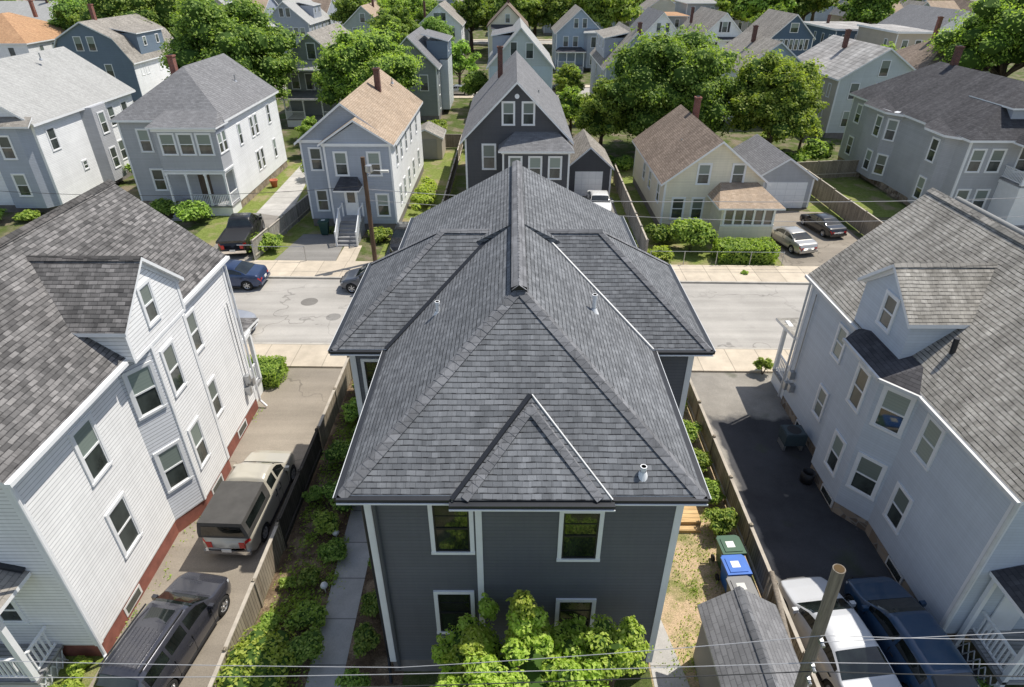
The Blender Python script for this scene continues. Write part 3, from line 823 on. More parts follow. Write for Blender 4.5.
    for s in (-1, 1):
        for u in (K['side'][0]+.035,)+tuple(K['bp'])+(K['side'][1]+.0,):
            w = W/2*interp(PLAN, u); zb = interp(K['belt'], u)
            if min(abs(u-h) for h in K['hub'])*L < Ra: continue
            b.box(s*w*.97-.025, s*w*.97+.03, (u-.5)*L-.006, (u-.5)*L+.006, .32, zb)
        b.box(*sorted((s*W/2*.93, s*W/2*1.004)), (K['hub'][0]-.5)*L+Ra, (K['hub'][1]-.5)*L-Ra, .22, .30)
    b.build('door_seams', [M['black']], t, uv=False)
    for s in (-1, 1):
        for u in K['bp']+(K['side'][0]+.05,):
            w = W/2*.985; b = MB(); b.bar((s*w*1.012, (u-.5)*L-.22, .80), (s*w*1.012, (u-.5)*L-.08, .80), .03, .03); b.build('door_handle', [M['chrome'] if 'chromeh' in opts else M['black']], t, uv=False)
        b = MB(); u = K['front'][1]-.045; w = W/2
        b.box(*sorted((s*w*.96, s*(w+.13))), (u-.5)*L-.09, (u-.5)*L+.03, interp(K['belt'], u)+.02, interp(K['belt'], u)+.17)
        b.build('wing_mirror', [paintm], t, uv=False)
        b = MB(); zt = interp(K['belt'], .03)
        b.box(*sorted((s*W/2*.50, s*W/2*.70)), -L/2-.012, -L/2+.01, .62, min(zt*.9, .92)*1.0); b.build('tail_light', [M['redlens']], t, uv=False)
    b = MB(); b.box(-W/2*.86, W/2*.86, -L/2-.05, -L/2+.05, .34, .50); b.build('rear_bumper', [M['chrome'] if 'chrome' in opts else paintm], t, uv=False)
    b = MB(); b.box(-W/2*.42, W/2*.42, L/2-.09, L/2+.012, .44, .60); b.build('grille', [M['black']], t, uv=False)
    b = MB(); b.box(-.16, .16, -L/2-.062, -L/2-.03, .56 if kind != 'pickup' else .46, .70 if kind != 'pickup' else .58); b.build('number_plate', [M['plate']], t, uv=False)
    # wheels
    if ('whl', 1) not in WC:
        a = MB(); a.lathe([(.20, -.1), (.30, -.105), (.325, -.08), (.33, 0), (.325, .08), (.30, .105), (.20, .1)], 24)
        r = MB(); r.lathe([(.0, .06), (.05, .062), (.06, .05)], 12); r.lathe([(.175, .06), (.20, .09), (.215, .10)], 24)
        for i in range(6):
            an = i*math.pi/3; r.bar((.03*math.cos(an), .03*math.sin(an), .062), (.19*math.cos(an), .19*math.sin(an), .07), .05, .03)
        d = MB(); d.lathe([(.0, .02), (.2, .02)], 20)
        WC['whl', 1] = (a.mesh('tyre', [M['tyre']], True, uv=False), r.mesh('rim', [M['rim']], uv=False), d.mesh('hub', [M['black']], uv=False))
    for h in K['hub']:
        for s in (-1, 1):
            o = link('wheel', WC['whl', 1][0], t, (s*(W/2-.12), (h-.5)*L, rw)); o.rotation_euler = (0, R(90*s), 0)
            link('rim', WC['whl', 1][1], o); link('brake_disc', WC['whl', 1][2], o)
    if 'rails' in opts:
        for s in (-1, 1):
            b = MB(); b.bar((s*W/2*.66, (.12-.5)*L, 1.735), (s*W/2*.66, (.55-.5)*L, 1.745), .035, .04); b.build('roof_rail', [M['black']], t, uv=False)
        b = MB()
        for i in range(7): xx = -.42+.14*i; b.bar((xx, (.13-.5)*L, 1.733), (xx, (.40-.5)*L, 1.744), .012, .012)
        b.build('roof_ribs', [paintm], t, uv=False)
    if 'sunroof' in opts:
        z = interp(K['top'], .5)+.012; b = MB(); b.box(-.38, .38, (.44-.5)*L, (.54-.5)*L, z-.04, z+.003); b.build('sunroof', [M['carglass']], t, uv=False)
    if kind == 'pickup':
        if 'cap' in opts:
            y0, y1 = -L/2+.03, (.415-.5)*L; a, c = W/2*.93, W/2*.80
            b = MB(); F = [(-a, 1.04), (a, 1.04), (a*.99, 1.25), (c, 1.72), (-c, 1.72), (-a*.99, 1.25)]
            b.poly([(x_, y0, z_) for x_, z_ in F]); b.poly([(x_, y1, z_) for x_, z_ in reversed(F)])
            for k in range(6):
                p, q = F[k], F[(k+1) % 6]; b.poly([(q[0], y0, q[1]), (p[0], y0, p[1]), (p[0], y1, p[1]), (q[0], y1, q[1])])
            b.build('truck_cap', [M['capcloth']], t)
            b = MB(); b.poly([(-a*.86, y0-.012, 1.14), (a*.86, y0-.012, 1.14), (c*.88, y0-.012, 1.56), (-c*.88, y0-.012, 1.56)]); b.build('cap_rear_window', [M['carglass']], t, uv=False)
            for s in (-1, 1):
                b = MB(); b.poly([(s*a*.985, y0+.2, 1.27), (s*a*.985, y1-.3, 1.27), (s*(c+.04), y1-.3, 1.6), (s*(c+.04), y0+.2, 1.6)][::s]); b.build('cap_side_window', [M['carglass']], t, uv=False)
        else:
            b = MB(); b.box(-W/2+.14, W/2-.14, -L/2+.09, (.405-.5)*L, 1.0, 1.085); b.build('truck_bed', [M['black']], t, uv=False)
            b = MB()
            for s in (-1, 1): b.box(*sorted((s*(W/2-.14), s*(W/2-.05))), -L/2+.05, (.405-.5)*L, 1.03, 1.12)
            b.box(-W/2+.05, W/2-.05, -L/2+.0, -L/2+.09, 1.0, 1.12); b.build('bed_rail', [paintm], t, uv=False)
    return t
# ------------------------------------------------------------------ fences, poles, wires
def fence(name, label, pts, h, mat='fence', post=.1, step=2.4, railm='fencecap', group=None, railout=1, posth=.12):
    t = thing(name, label, 'fence', (pts[0][0], pts[0][1], 0), 0, group)
    for (a, b2) in zip(pts, pts[1:]):
        p = Vector((a[0], a[1], 0)); q = Vector((b2[0], b2[1], 0)); d = q-p; L = d.length; d.normalize(); nrm = Vector((d.y, -d.x, 0))
        n = max(1, round(L/step))
        for i in range(n):
            A = p+d*(L*i/n); B = p+d*(L*(i+1)/n); hh = h+random.uniform(-.03, .03)
            b = MB(); b.bar(A+Vector((0, 0, hh/2+.04)), B+Vector((0, 0, hh/2+.04)), .03, hh-.06); b.build('fence_panel', [M[mat]], t, True)
            b = MB(); b.bar(A+Vector((0, 0, hh+.03)), B+Vector((0, 0, hh+.03)), .11, .035)
            b.bar(A+nrm*.04*railout+Vector((0, 0, h*.28)), B+nrm*.04*railout+Vector((0, 0, h*.28)), .05, .08)
            b.build('fence_rail', [M[railm]], t, True)
        for i in range(n+1):
            A = p+d*(L*i/n); b = MB(); b.box(A.x-post/2, A.x+post/2, A.y-post/2, A.y+post/2, 0, h+posth); b.build('fence_post', [M[mat]], t, True)
    return t
def wire(label, pts, r=.012, mat='wire', sag=.0, name='overhead_wire'):
    b = MB(); P = []
    for a, c in zip(pts, pts[1:]):
        a = Vector(a); c = Vector(c); n = 10
        for i in range(n+(1 if c == Vector(pts[-1]) else 0)):
            f = i/n; p = a.lerp(c, f); p.z -= sag*4*f*(1-f); P.append(p)
    b.path(P, r, 5); o = b.build(name, [M[mat]], uv=False); tag(o, label, 'wire'); return o
# ================================================================== SETTING: ground, street, pavements
M['capcloth'] = paint('charcoal_truck_cap', (.075, .072, .068), .75, .2)
g0 = MB(); g0.poly([(-700, -120, 0), (700, -120, 0), (700, 1100, 0), (-700, 1100, 0)]); o = g0.build('ground', M['lot']); o['kind'] = 'structure'
XL, XR = -160, 160
nk = lambda x: 27.2-.015*x          # near kerb line
fk = lambda x: 34.9-.02*x           # far kerb line
def band(name, f0, f1, m, z, x0=XL, x1=XR): return ground_sheet(name, [(x0, f0(x0)), (x1, f0(x1)), (x1, f1(x1)), (x0, f1(x0))], m, z)
band('street', nk, fk, M['road'], .004)
def slab(name, f0, f1, z, m, x0=XL, x1=XR):
    b = MB(); a = [(x0, f0(x0)), (x1, f0(x1)), (x1, f1(x1)), (x0, f1(x0))]
    b.prism(a, 0, z); o = b.build(name, [m]); o['kind'] = 'structure'
slab('kerb', lambda x: nk(x)-.15, nk, .11, M['kerb']); slab('kerb', fk, lambda x: fk(x)+.15, .11, M['kerb'])
slab('pavement', lambda x: nk(x)-2.15, lambda x: nk(x)-.152, .10, M['walk']); slab('pavement', lambda x: fk(x)+.152, lambda x: fk(x)+2.55, .10, M['walk'])
for yc, w in ((100.5, 3.6), (168, 3.6), (236, 3.6)):
    band('street', lambda x: yc-w, lambda x: yc+w, M['road'], .004, -400, 400)
    slab('pavement', lambda x: yc-w-2, lambda x: yc-w-.002, .10, M['walk'], -400, 400); slab('pavement', lambda x: yc+w+.002, lambda x: yc+w+2, .10, M['walk'], -400, 400)
# foreground lots
ground_sheet('driveway', [(-11.6, 3), (-8.0, 3), (-8.0, 14), (-8.0, 25.4), (-11.6, 25.4)], M['asph_left'], .008)
ground_sheet('driveway', [(8.0, 3), (13.2, 3), (13.2, 21), (12.9, 24.9), (8.0, 24.9)], M['shaded_drive'], .008)
ground_sheet('garden_soil', [(-7.7, 3), (-3.0, 3), (-3.0, 25.2), (-7.7, 25.2)], M['mulch'], .006)
ground_sheet('path', [(-5.5, 3), (-4.55, 3), (-4.95, 25.2), (-6.05, 25.2)], M['path'], .014)
ground_sheet('side_yard', [(3.9, 3), (8.0, 3), (8.0, 25.1), (3.9, 25.1)], M['dry'], .006)
ground_sheet('path', [(3.95, 3), (5.0, 3), (4.95, 9.4), (4.35, 12.6), (3.95, 12.6)], M['path'], .013)
ground_sheet('front_strip', [(-11.6, 25.0), (-40, 25.2), (-40, 3), (-11.6, 3)], M['lawn'], .004)
# back lots across the street
ground_sheet('lawn', [(-23, 37.6), (-13.2, 37.6), (-13.2, 62), (-23, 62)], M['lawn'], .006)
ground_sheet('lawn', [(-9, 37.5), (-4.0, 37.4), (-4.0, 66), (-9, 66)], M['lawn'], .006)
ground_sheet('lawn', [(8.2, 37.2), (20, 37.0), (20, 60), (8.2, 60)], M['lawn'], .006)
ground_sheet('lawn', [(23.8, 46.5), (32, 46.5), (32, 62), (23.8, 62)], M['lawn'], .006)
ground_sheet('driveway', [(-20.6, 37.55), (-17.3, 37.5), (-18.2, 47), (-21.3, 47)], M['asph_tip'], .012)
ground_sheet('driveway', [(-15.9, 37.5), (-11.7, 37.4), (-11.9, 42.6), (-15.2, 42.6)], M['drive'], .012)
ground_sheet('driveway', [(-8.6, 37.3), (-6.3, 37.3), (-6.3, 44), (-8.6, 44)], M['drive'], .012)
ground_sheet('driveway', [(4.6, 37.2), (8.0, 37.2), (8.4, 51), (4.6, 51)], M['drive'], .012)
ground_sheet('driveway', [(17.8, 37), (25, 36.8), (25, 47.5), (18.4, 48.2)], M['asph_left'], .012)
ground_sheet('path', [(-17.3, 46), (-20.2, 47), (-20.6, 61), (-19.3, 61)], M['path'], .014)
ground_sheet('path', [(-11.7, 37.4), (-10.4, 37.4), (-10.5, 40.5), (-11.7, 40.5)], M['walk'], .014)
# manholes and patch
for x, y, r in ((-11.85, 32.1, .34), (-10.0, 30.3, .26)):
    b = MB(); b.lathe([(0, .013), (r*.9, .013), (r, .010), (r+.14, .0095), (r+.15, .004)], 24, 0, Matrix.Translation((x, y, 0)))
    o = b.build('manhole_cover', [M['drive'] if r < .3 else M['asph_right']]); tag(o, 'round dark manhole cover in the street, %s' % ('beside a tar stain near the blue sedan' if r > .33 else 'smaller and nearer the closer pavement'), 'manhole cover')

# ================================================================== MAIN HOUSE
mh = thing('house', 'dark grey clapboard house with a large grey cross hip roof, centre foreground', 'house', (.25, 17, 0))
Z0, ZE, ZR, XM = .6, 7.2, 10.27, .17
wallbody(mh, -3.3, 3.85, 9.95, 19, Z0, ZE-.08, 'sid_main', world=True)
wallbody(mh, -4.95, 5.55, 15.95, 21.35, Z0+.002, ZE-.085, 'sid_main', world=True)
wallbody(mh, -3.85, 4.45, 18.5, 25.0, Z0+.004, 7.3, 'sid_main', world=True)
b = MB(); b.box(-3.27, 3.82, 9.98, 24.9, 0, Z0+.02); b.box(-4.9, 5.5, 16, 21.3, 0, Z0+.021); b.build('foundation', [M['found']], mh, True)
# corner boards and frieze
b = MB(); e = .025
b.box(-3.3-e, -3.16, 9.95-e, 9.99, Z0-.05, ZE-.2); b.box(-3.3-e, -3.27, 9.95, 10.1, Z0-.05, ZE-.2)
b.box(3.71, 3.85+e, 9.95-e, 9.99, Z0-.05, ZE-.2); b.box(3.82, 3.85+e, 9.95, 10.1, Z0-.05, ZE-.2)
b.box(-.83, -.68, 9.95-e-.01, 9.99, Z0-.05, ZE-.2)
for x in (-4.95, 5.55):
    s = 1 if x < 0 else -1
    b.box(*sorted((x-s*e, x+s*.15)), 15.95-e, 16.0, Z0, ZE-.2); b.box(*sorted((x-s*e, x+s*.03)), 15.95, 16.1, Z0, ZE-.2)
b.box(-3.16, 3.71, 9.95-.02, 9.98, ZE-.36, ZE-.2)
b.box(-3.3-.028, -3.27, 10.1, 15.95, ZE-.32, ZE-.2); b.box(3.82, 3.85+.028, 10.1, 15.95, ZE-.32, ZE-.2)
b.build('corner_board', [M['white']], mh, True)
# roof planes
yf, ya, yw, yr = 9.64, 13.56, 18.6, 24.3
A0, A1, AP = (-3.69, yf, ZE), (4.14, yf, ZE), (XM, ya, ZR)
Lm, Rm = (-3.69, yw, ZE), (4.14, yw, ZE); Cw, Ce = (XM, yw, ZR), (XM, yr, ZR)
roof(mh, [[A0, A1, AP], [A0, AP, Cw, Lm], [A1, Rm, Cw, AP]], 'roof_main', .14, 'roof', world=True)
BL0, BL1, BR0, BR1 = (-4.21, yw+.3, 7.6), (-4.21, 25.55, 7.6), (4.70, yw+.3, 7.6), (4.66, 25.75, 7.6)
Cb = (XM, yw-.6, ZR+.004); Ce = (XM, yr, ZR+.004)
roof(mh, [[BL1, BL0, Cb, Ce], [BR0, BR1, Ce, Cb], [BR1, BL1, Ce]], 'roof_main', .14, 'rear_roof', fascia='roof_main', world=True)
# cross wings (hipped)
zw = 9.74
WL = [(-5.3, 15.53, ZE), (-2.25, 18.6, zw), (-.35, 18.6, zw+.0), (-3.5, 15.53, ZE)]
roof(mh, [[(-5.3, 15.53, ZE), (-3.1, 15.53, ZE), (.1, 18.6, zw), (-2.2, 18.6, zw)],
          [(-5.3, 21.67, ZE), (-5.3, 15.53, ZE), (-2.2, 18.6, zw)],
          [(-3.1, 21.67, ZE), (-5.3, 21.67, ZE), (-2.2, 18.6, zw), (.1, 18.6, zw)]], 'roof_main', .14, 'wing_roof', world=True)
roof(mh, [[(3.5, 15.55, ZE), (5.88, 15.55, ZE), (2.78, 18.6, zw), (.3, 18.6, zw)],
          [(5.88, 15.55, ZE), (5.88, 21.7, ZE), (2.78, 18.6, zw)],
          [(5.88, 21.7, ZE), (3.5, 21.7, ZE), (.3, 18.6, zw), (2.78, 18.6, zw)]], 'roof_main', .14, 'wing_roof', world=True)
# small proud hip over the front
zs = lambda y: ZE+.783*(y-yf)
bx0, bx1, by, bay = -1.25, 2.12, 9.47, 11.3
bp = (.42, bay, zs(bay)+.16)
b = MB(); b.shell([[(bx0, by, ZE+.03), (bx1, by, ZE+.03), bp]], .32, 0, 1); b.build('front_hip_roof', [M['roof_main'], M['darktrim']], mh, True)
b = MB(); b.bar((bx0-.02, by+.02, ZE+.03), (bp[0], bp[1], bp[2]+.005), .11, .06); b.build('valley_flashing', [M['darktrim']], mh, True, uv=False)
b = MB(); b.bar((bx1+.03, by+.02, ZE+.03), (bp[0]+.03, bp[1], bp[2]+.005), .03, .05); b.build('valley_flashing', [M['offwhite']], mh, True, uv=False)
cap(mh, [((bx0+.22, by+.06, ZE+.07), (bp[0], bp[1]-.2, bp[2]-.12)), ((bx1-.2, by+.06, ZE+.07), (bp[0], bp[1]-.2, bp[2]-.12))], w=.30, step=.19)
# caps along hips and ridges
cap(mh, [(A0, AP), (A1, AP)], w=.34)
cap(mh, [((-5.3, 15.53, ZE), (-2.2, 18.6, zw)), ((5.88, 15.55, ZE), (2.78, 18.6, zw)), ((-5.3, 21.67, ZE), (-2.2, 18.6, zw)), ((5.88, 21.7, ZE), (2.78, 18.6, zw))], w=.26)
cap(mh, [((-2.25, 18.6, zw), (-.5, 18.6, zw)), ((2.83, 18.6, zw), (.85, 18.6, zw))], w=.24)
b = MB()   # thick vented ridge
for s in (-1, 1):
    P = [(XM, ya-.12, ZR+.10), (XM+s*.19, ya-.12, ZR+.02), (XM+s*.19, yr+.1, ZR+.02), (XM, yr+.1, ZR+.10)]
    b.poly(P if s < 0 else P[::-1])
    b.poly([(XM+s*.2, ya-.12, ZR-.16), (XM+s*.2, yr+.1, ZR-.16), (XM+s*.2, yr+.1, ZR+.022), (XM+s*.2, ya-.12, ZR+.022)], 1)
b.poly([(XM-.19, ya-.12, ZR-.2), (XM+.19, ya-.12, ZR-.2), (XM+.19, ya-.12, ZR+.02), (XM, ya-.12, ZR+.10), (XM-.19, ya-.12, ZR+.02)], 1)
b.build('ridge_vent', [M['cap_main'], M['black']], mh, True)
cap(mh, [((XM, ya-.15, ZR+.075), (XM, yr+.1, ZR+.075))], w=.36, step=.21)
# valley metal where the wings meet the main slopes
def onL(x): return ZE+.783*(x+3.69)
b = MB(); b.bar((-3.72, 15.50, ZE+.02), (-.55, 18.52, 9.70), .14, .07); b.build('valley_flashing', [M['darktrim']], mh, True, uv=False)
b = MB(); b.bar((4.17, 15.50, ZE+.03), (.92, 18.52, 9.71), .05, .07); b.build('valley_flashing', [M['offwhite']], mh, True, uv=False)
# gutters
def gutter(t, runs, mat='darktrim', rim='white', w=.13):
    for p, q in runs:
        side = abs(p[0]-q[0]) < .1
        b = MB(); b.bar(p, q, w, .11, 0); g_ = b.build('gutter', [M[mat]], t, True, uv=False)
        if rim:
            p = Vector(p); q = Vector(q); d = (q-p).normalized(); n = Vector((d.y, -d.x, 0))
            zo = Vector((0, 0, .045 if side else -.05)); b = MB(); b.bar(p+n*(w*.5+.01)+zo, q+n*(w*.5+.01)+zo, .016 if side else .03, .02 if side else .035); b.build('gutter_rim', [M['soffit' if side else rim]], g_, True, uv=False)
gutter(mh, [((-3.76, 9.57, 7.13), (bx0-.05, 9.57, 7.13)), ((bx0-.08, 9.40, 7.13), (bx1+.08, 9.40, 7.13)), ((bx1+.05, 9.57, 7.13), (4.21, 9.57, 7.13)),
            ((-3.76, 15.5, 7.13), (-3.76, 9.57, 7.13)), ((4.21, 9.57, 7.13), (4.21, 15.5, 7.13)),
            ((-5.37, 15.46, 7.13), (-3.8, 15.46, 7.13)), ((4.25, 15.48, 7.13), (5.95, 15.48, 7.13)),
            ((-5.37, 21.7, 7.13), (-5.37, 15.46, 7.13)), ((5.95, 15.48, 7.13), (5.95, 21.7, 7.13)),
            ((-4.28, 25.55, 7.53), (-4.28, 21.2, 7.53)), ((4.76, 21.2, 7.53), (4.73, 25.75, 7.53))])
b = MB()
for p, q in (((-3.44, 10.2, .3), (-3.44, 10.2, 6.95)), ((4.0, 12.5, .3), (4.0, 12.5, 6.95))): b.tube(p, q, .045, .045, 8)
b.tube((-3.44, 10.2, .32), (-3.3, 9.6, .08), .045, .045, 8); b.build('downspout', [M['darktrim']], mh, True, uv=False)
b = MB(); b.tube((-3.08, 9.88, .3), (-3.08, 9.88, 6.9), .045, .045, 8); b.build('downspout', [M['sid_main']], mh, True, uv=False)
for x, z, k in ((-1.38, 5.84, 'g'), (-1.44, 2.72, 'g'), (1.60, 5.60, 'g'), (1.64, 2.42, 'g')):
    window(mh, x-.25, 9.95-17, z, 0, .82, 1.55, k)
window(mh, 4.95-.25-.0, 15.95-17, 5.6, 0, .5, 1.45, 'g') if False else None
window(mh, -4.25-.25, 15.95-17, 5.75, 0, .6, 1.5, 'g')
for y, z in ((12.6, 5.6), (12.6, 2.6), (14.6, 5.6)): window(mh, -3.3-.25, y-17, z, R(-90), .8, 1.5, 'g'); window(mh, 3.85-.25, y-17, z, R(90), .8, 1.5, 'g')
for y in (17.4, 19.9): window(mh, -4.95-.25, y-17, 5.6, R(-90), .8, 1.5, 'g'); window(mh, 5.55-.25, y-17, 5.6, R(90), .8, 1.5, 'g')
def pipeon(x, y, z, h, mat='rail'):
    b = MB(); b.tube((x, y, z-.1), (x, y, z+h), .055, .055, 12); b.tube((x, y, z+h-.08), (x, y, z+h), .075, .075, 12)
    b.lathe([(.15, z-.12), (.07, z+.06)], 14, 0, Matrix.Translation((x, y, 0))); b.build('vent_pipe', [M['white']], mh, True, smooth=False, uv=False)
pipeon(-2.12, 15.55, ZE+.783*(3.69-2.12), .36); pipeon(2.30, 15.35, ZE+.783*(4.14-2.30), .48); pipeon(2.86, 10.02, zs(10.02), .20)
b = MB(); b.box(-3.75, -3.3, 11.55, 12.15, 1.0, 1.42); b.box(-3.77, -3.72, 11.6, 12.1, 1.05, 1.38); b.build('window_air_conditioner', [M['ivory']], mh, True)
b = MB(); b.box(-3.62, -3.3, 13.35, 13.6, .9, 1.5); b.build('electric_meter', [M['rail']], mh, True)
b = MB(); b.box(5.75, 6.65, 15.2, 16.4, 0, .28); b.box(5.8, 6.6, 14.95, 15.18, 0, .14)
o = b.build('wooden_step', [M['woodnew']]); tag(o, 'fresh pale wooden step platform beside the dark grey house near the bins', 'step')

# ================================================================== LEFT HOUSE
lh = thing('house', 'white clapboard house with brown-grey shingle roof, gabled bay and red painted base, left foreground', 'house', (-14.7, 16, 0))
wallbody(lh, -17.95, -11.55, 10.35, 22.0, .6, 7.15, 'sid_white', 10.15, 'y', world=True)
wallbody(lh, -12.4, -11.25, 18.1, 22.03, .6, 7.0, 'sid_white', world=True)
bayP = [(-11.6, 14.85), (-10.95, 15.9), (-10.95, 18.1), (-11.6, 18.1)]
b = MB(); b.prism(bayP, .6, 7.1); b.build('bay', [M['sid_white']], lh, True)
b = MB(); n_ = Vector((.876, -.482))*.0018; p0, p1 = Vector((-11.55, 14.93))+n_, Vector((-10.98, 15.85))+n_
b.poly([(p0.x, p0.y, .62), (p1.x, p1.y, .62), (p1.x, p1.y, 7.05), (p0.x, p0.y, 7.05)]); b.build('bay_side_shade', [M['sid_bay_shade']], lh, True)  # thin panel carrying the painted shade of the angled bay face
b = MB(); b.prism([(-17.9, 10.4), (-11.58, 10.4), (-11.58, 14.9), (-10.98, 15.92), (-10.98, 18.1), (-11.28, 18.12), (-11.28, 21.98), (-17.9, 21.98)], 0, .62)
b.build('foundation', [M['redpaint']], lh, True)
for y in (12.0, 16.9, 20.2):
    x = -11.58 if y < 14 else -10.98 if y < 18 else -11.28
    b = MB(); b.box(x-.1, x+.02, y-.45, y+.45, .12, .5); b.build('basement_window', [M['offwhite']], lh, True)
    b = MB(); b.box(x, x+.03, y-.36, y+.36, .18, .44); b.build('basement_pane', [M['glass']], lh, True)
roof(lh, [[(-11.15, 9.95, 7.2), (-11.15, 22.35, 7.2), (-14.7, 22.35, 10.15), (-14.7, 9.95, 10.15)],
          [(-18.25, 22.35, 7.2), (-18.25, 9.95, 7.2), (-14.7, 9.95, 10.15), (-14.7, 22.35, 10.15)]], 'roof_left', .16, world=True)
M['cap_left'] = shingle('brown_cap_shingle', (.07, .068, .066), (.15, .14, .135), row=.2, w=.6, dark=.6)
cap(lh, [((-14.7, 9.9, 10.15), (-14.7, 22.4, 10.15))], 'cap_left', w=.36)
# gabled dormer over the bay
dx, dy0, dy1, dz, dr = -10.95, 15.0, 18.25, 8.27, 9.65; dm = 16.63
b = MB(); F = [(dy0, 7.08), (dy1, 7.08), (dy1, dz-.1), (dm, dr-.14), (dy0, dz-.1)]
b.poly([(dx, y, z) for y, z in F]); b.poly([(-13.6, y, z) for y, z in reversed(F)])
for (y, s) in ((dy0, 1), (dy1, -1)):
    P = [(-13.6, y, 7.08), (dx, y, 7.08), (dx, y, dz-.1), (-13.6, y, dz-.1)]; b.poly(P if s > 0 else P[::-1])
b.poly([(-13.6, dy0, 7.08), (-13.6, dy1, 7.08), (dx, dy1, 7.08), (dx, dy0, 7.08)])
b.build('dormer', [M['sid_white']], lh, True)
roof(lh, [[(-14.05, 14.83, 8.13), (-10.78, 14.83, 8.13), (-10.78, dm, dr), (-14.05, dm, dr)],
          [(-10.78, 18.43, 8.13), (-14.05, 18.43, 8.13), (-14.05, dm, dr), (-10.78, dm, dr)]], 'roof_left', .12, 'dormer_roof', world=True)
cap(lh, [((-10.8, dm, dr), (-14.1, dm, dr))], 'cap_left', w=.28)
b = MB(); b.box(dx-.02, dx+.02, dy0, dy1, 7.0, 7.1); b.box(dx, dx+.025, dy0-.02, dy0+.1, 7.1, 8.1); b.box(dx, dx+.025, dy1-.1, dy1+.02, 7.1, 8.1)
b.bar((dx+.02, 14.9, 8.04), (dx+.02, dm, dr-.18), .03, .16); b.bar((dx+.02, 18.36, 8.04), (dx+.02, dm, dr-.18), .03, .16)
for x, y in ((-11.55, 10.35), (-10.95, 18.1), (-11.25, 22.0)): b.box(x-.13, x+.024, y-.024 if y < 12 else y-.13, y+.13 if y < 12 else y+.026, .6, 6.95)
b.box(-10.965, -10.925, 15.88, 15.99, .6, 7.05); b.build('corner_board', [M['white']], lh, True)
gutter(lh, [((-11.09, 9.95, 7.12), (-11.09, 14.85, 7.12)), ((-11.09, 18.4, 7.12), (-11.09, 22.35, 7.12))], 'white', None, .12)
b = MB(); b.tube((-11.4, 10.25, 6.9), (-11.46, 10.25, .35), .05, .05, 8); b.tube((-11.46, 10.25, .35), (-11.2, 9.95, .1), .05, .05, 8)
b.tube((-11.18, 22.1, 6.9), (-11.18, 22.1, .35), .05, .05, 8); b.tube((-11.18, 22.1, .35), (-10.9, 22.0, .1), .05, .05, 8)
b.build('downspout', [M['white']], lh, True, uv=False)
LO = (14.7, -16)
for y, z, w in ((12.92, 5.55, .78), (12.85, 2.65, .78)): window(lh, -11.55+LO[0], y+LO[1], z, R(90), w, 1.65, 'b' if z > 4 else 'bb')
for z in (5.75, 2.6): window(lh, dx+LO[0], 16.62+LO[1], z, R(90), .62, 1.6, 'b')
window(lh, dx+LO[0], 16.5+LO[1], 8.2, R(90), .55, 1.15, 'b')
for z in (5.8, 2.9): window(lh, -11.25+LO[0], 18.75+LO[1]+.1, z, R(90), .6, 1.4, 'b')
for z in (5.75, 2.65): window(lh, -11.26+LO[0], 15.4+LO[1], z, R(58.2), .72, 1.55, 'b')
for x, z in ((-16.2, 5.6), (-13.6, 5.6), (-14.8, 8.4)): window(lh, x+LO[0], 10.35+LO[1], z, 0, .8, 1.5 if z < 8 else 1.1, 'b')
for x, z in ((-16.2, 5.6), (-13.6, 5.6), (-14.8, 8.4)): window(lh, x+LO[0], 22.0+LO[1], z, R(180), .8, 1.5 if z < 8 else 1.1, 'b')
b = MB()
for i, (y, z) in enumerate(((21.25, 1.5), (21.4, 2.0), (21.65, 1.7))): b.box(-11.25, -11.02, y-.1, y+.1, z-.18, z+.18)
b.tube((-11.15, 21.4, 2.2), (-11.15, 21.4, 5.6), .025, .025, 6); b.build('electric_meter', [M['rail']], lh, True, uv=False)
# street porch and near porch of the left house
pl = (14.7, -16)
porch(lh, -15.0, -11.45, 22.05, 23.35, .75, 3.25, 2, rf=None, rail=True, world=True, sides='r')
roof(lh, [[(-15.2, 24.5, 3.2), (-11.5, 24.5, 3.2)][::-1]+[(-15.2, 22.03, 3.5), (-11.5, 22.03, 3.5)]], 'roof_left', .12, 'porch_roof', world=True)
b = MB(); b.box(-15.0, -11.5, 23.2, 23.34, 3.0, 3.1); b.box(-11.6, -11.45, 23.2, 23.34, .75, 3.1); b.build('porch_post', [M['white']], lh, True)
# near porch: deck, posts, railings, steps with lattice
b = MB(); b.box(-16.6, -12.58, 9.25, 10.33, .55, .68); b.build('porch_deck', [M['deckgrey']], lh, True)
b = MB(); b.box(-16.5, -12.68, 9.35, 10.30, 0, .55); b.build('porch_skirt', [M['offwhite']], lh, True)
for x in (-12.68, -14.8, -16.5):
    b = MB(); b.box(x-.075, x+.075, 9.28, 9.43, .68, 3.65); b.build('porch_post', [M['white']], lh, True)
b = MB(); b.box(-16.7, -12.5, 9.2, 9.42, 3.5, 3.7); b.box(-12.7, -12.5, 9.42, 10.3, 3.5, 3.7); b.build('porch_beam', [M['white']], lh, True)
def rail(t, runs, top=.85, mat='white', step=.13):
    b = MB()
    for p, q in runs:
        p = Vector(p); q = Vector(q); d = q-p; n = max(2, int(Vector((d.x, d.y, 0)).length/step))
        b.bar(p+Vector((0, 0, top)), q+Vector((0, 0, top)), .08, .06); b.bar(p+Vector((0, 0, .1)), q+Vector((0, 0, .1)), .06, .05)
        for i in range(1, n):
            c = p+d*i/n; b.box(c.x-.022, c.x+.022, c.y-.022, c.y+.022, c.z+.1, c.z+top)
    b.build('porch_railing', [M[mat]], t, True, uv=False)
rail(lh, [((-12.7, 9.4, .68), (-12.7, 10.3, .68)), ((-14.8, 9.35, .68), (-12.75, 9.35, .68)), ((-16.5, 9.35, .68), (-14.8, 9.35, .68))])
b = MB()
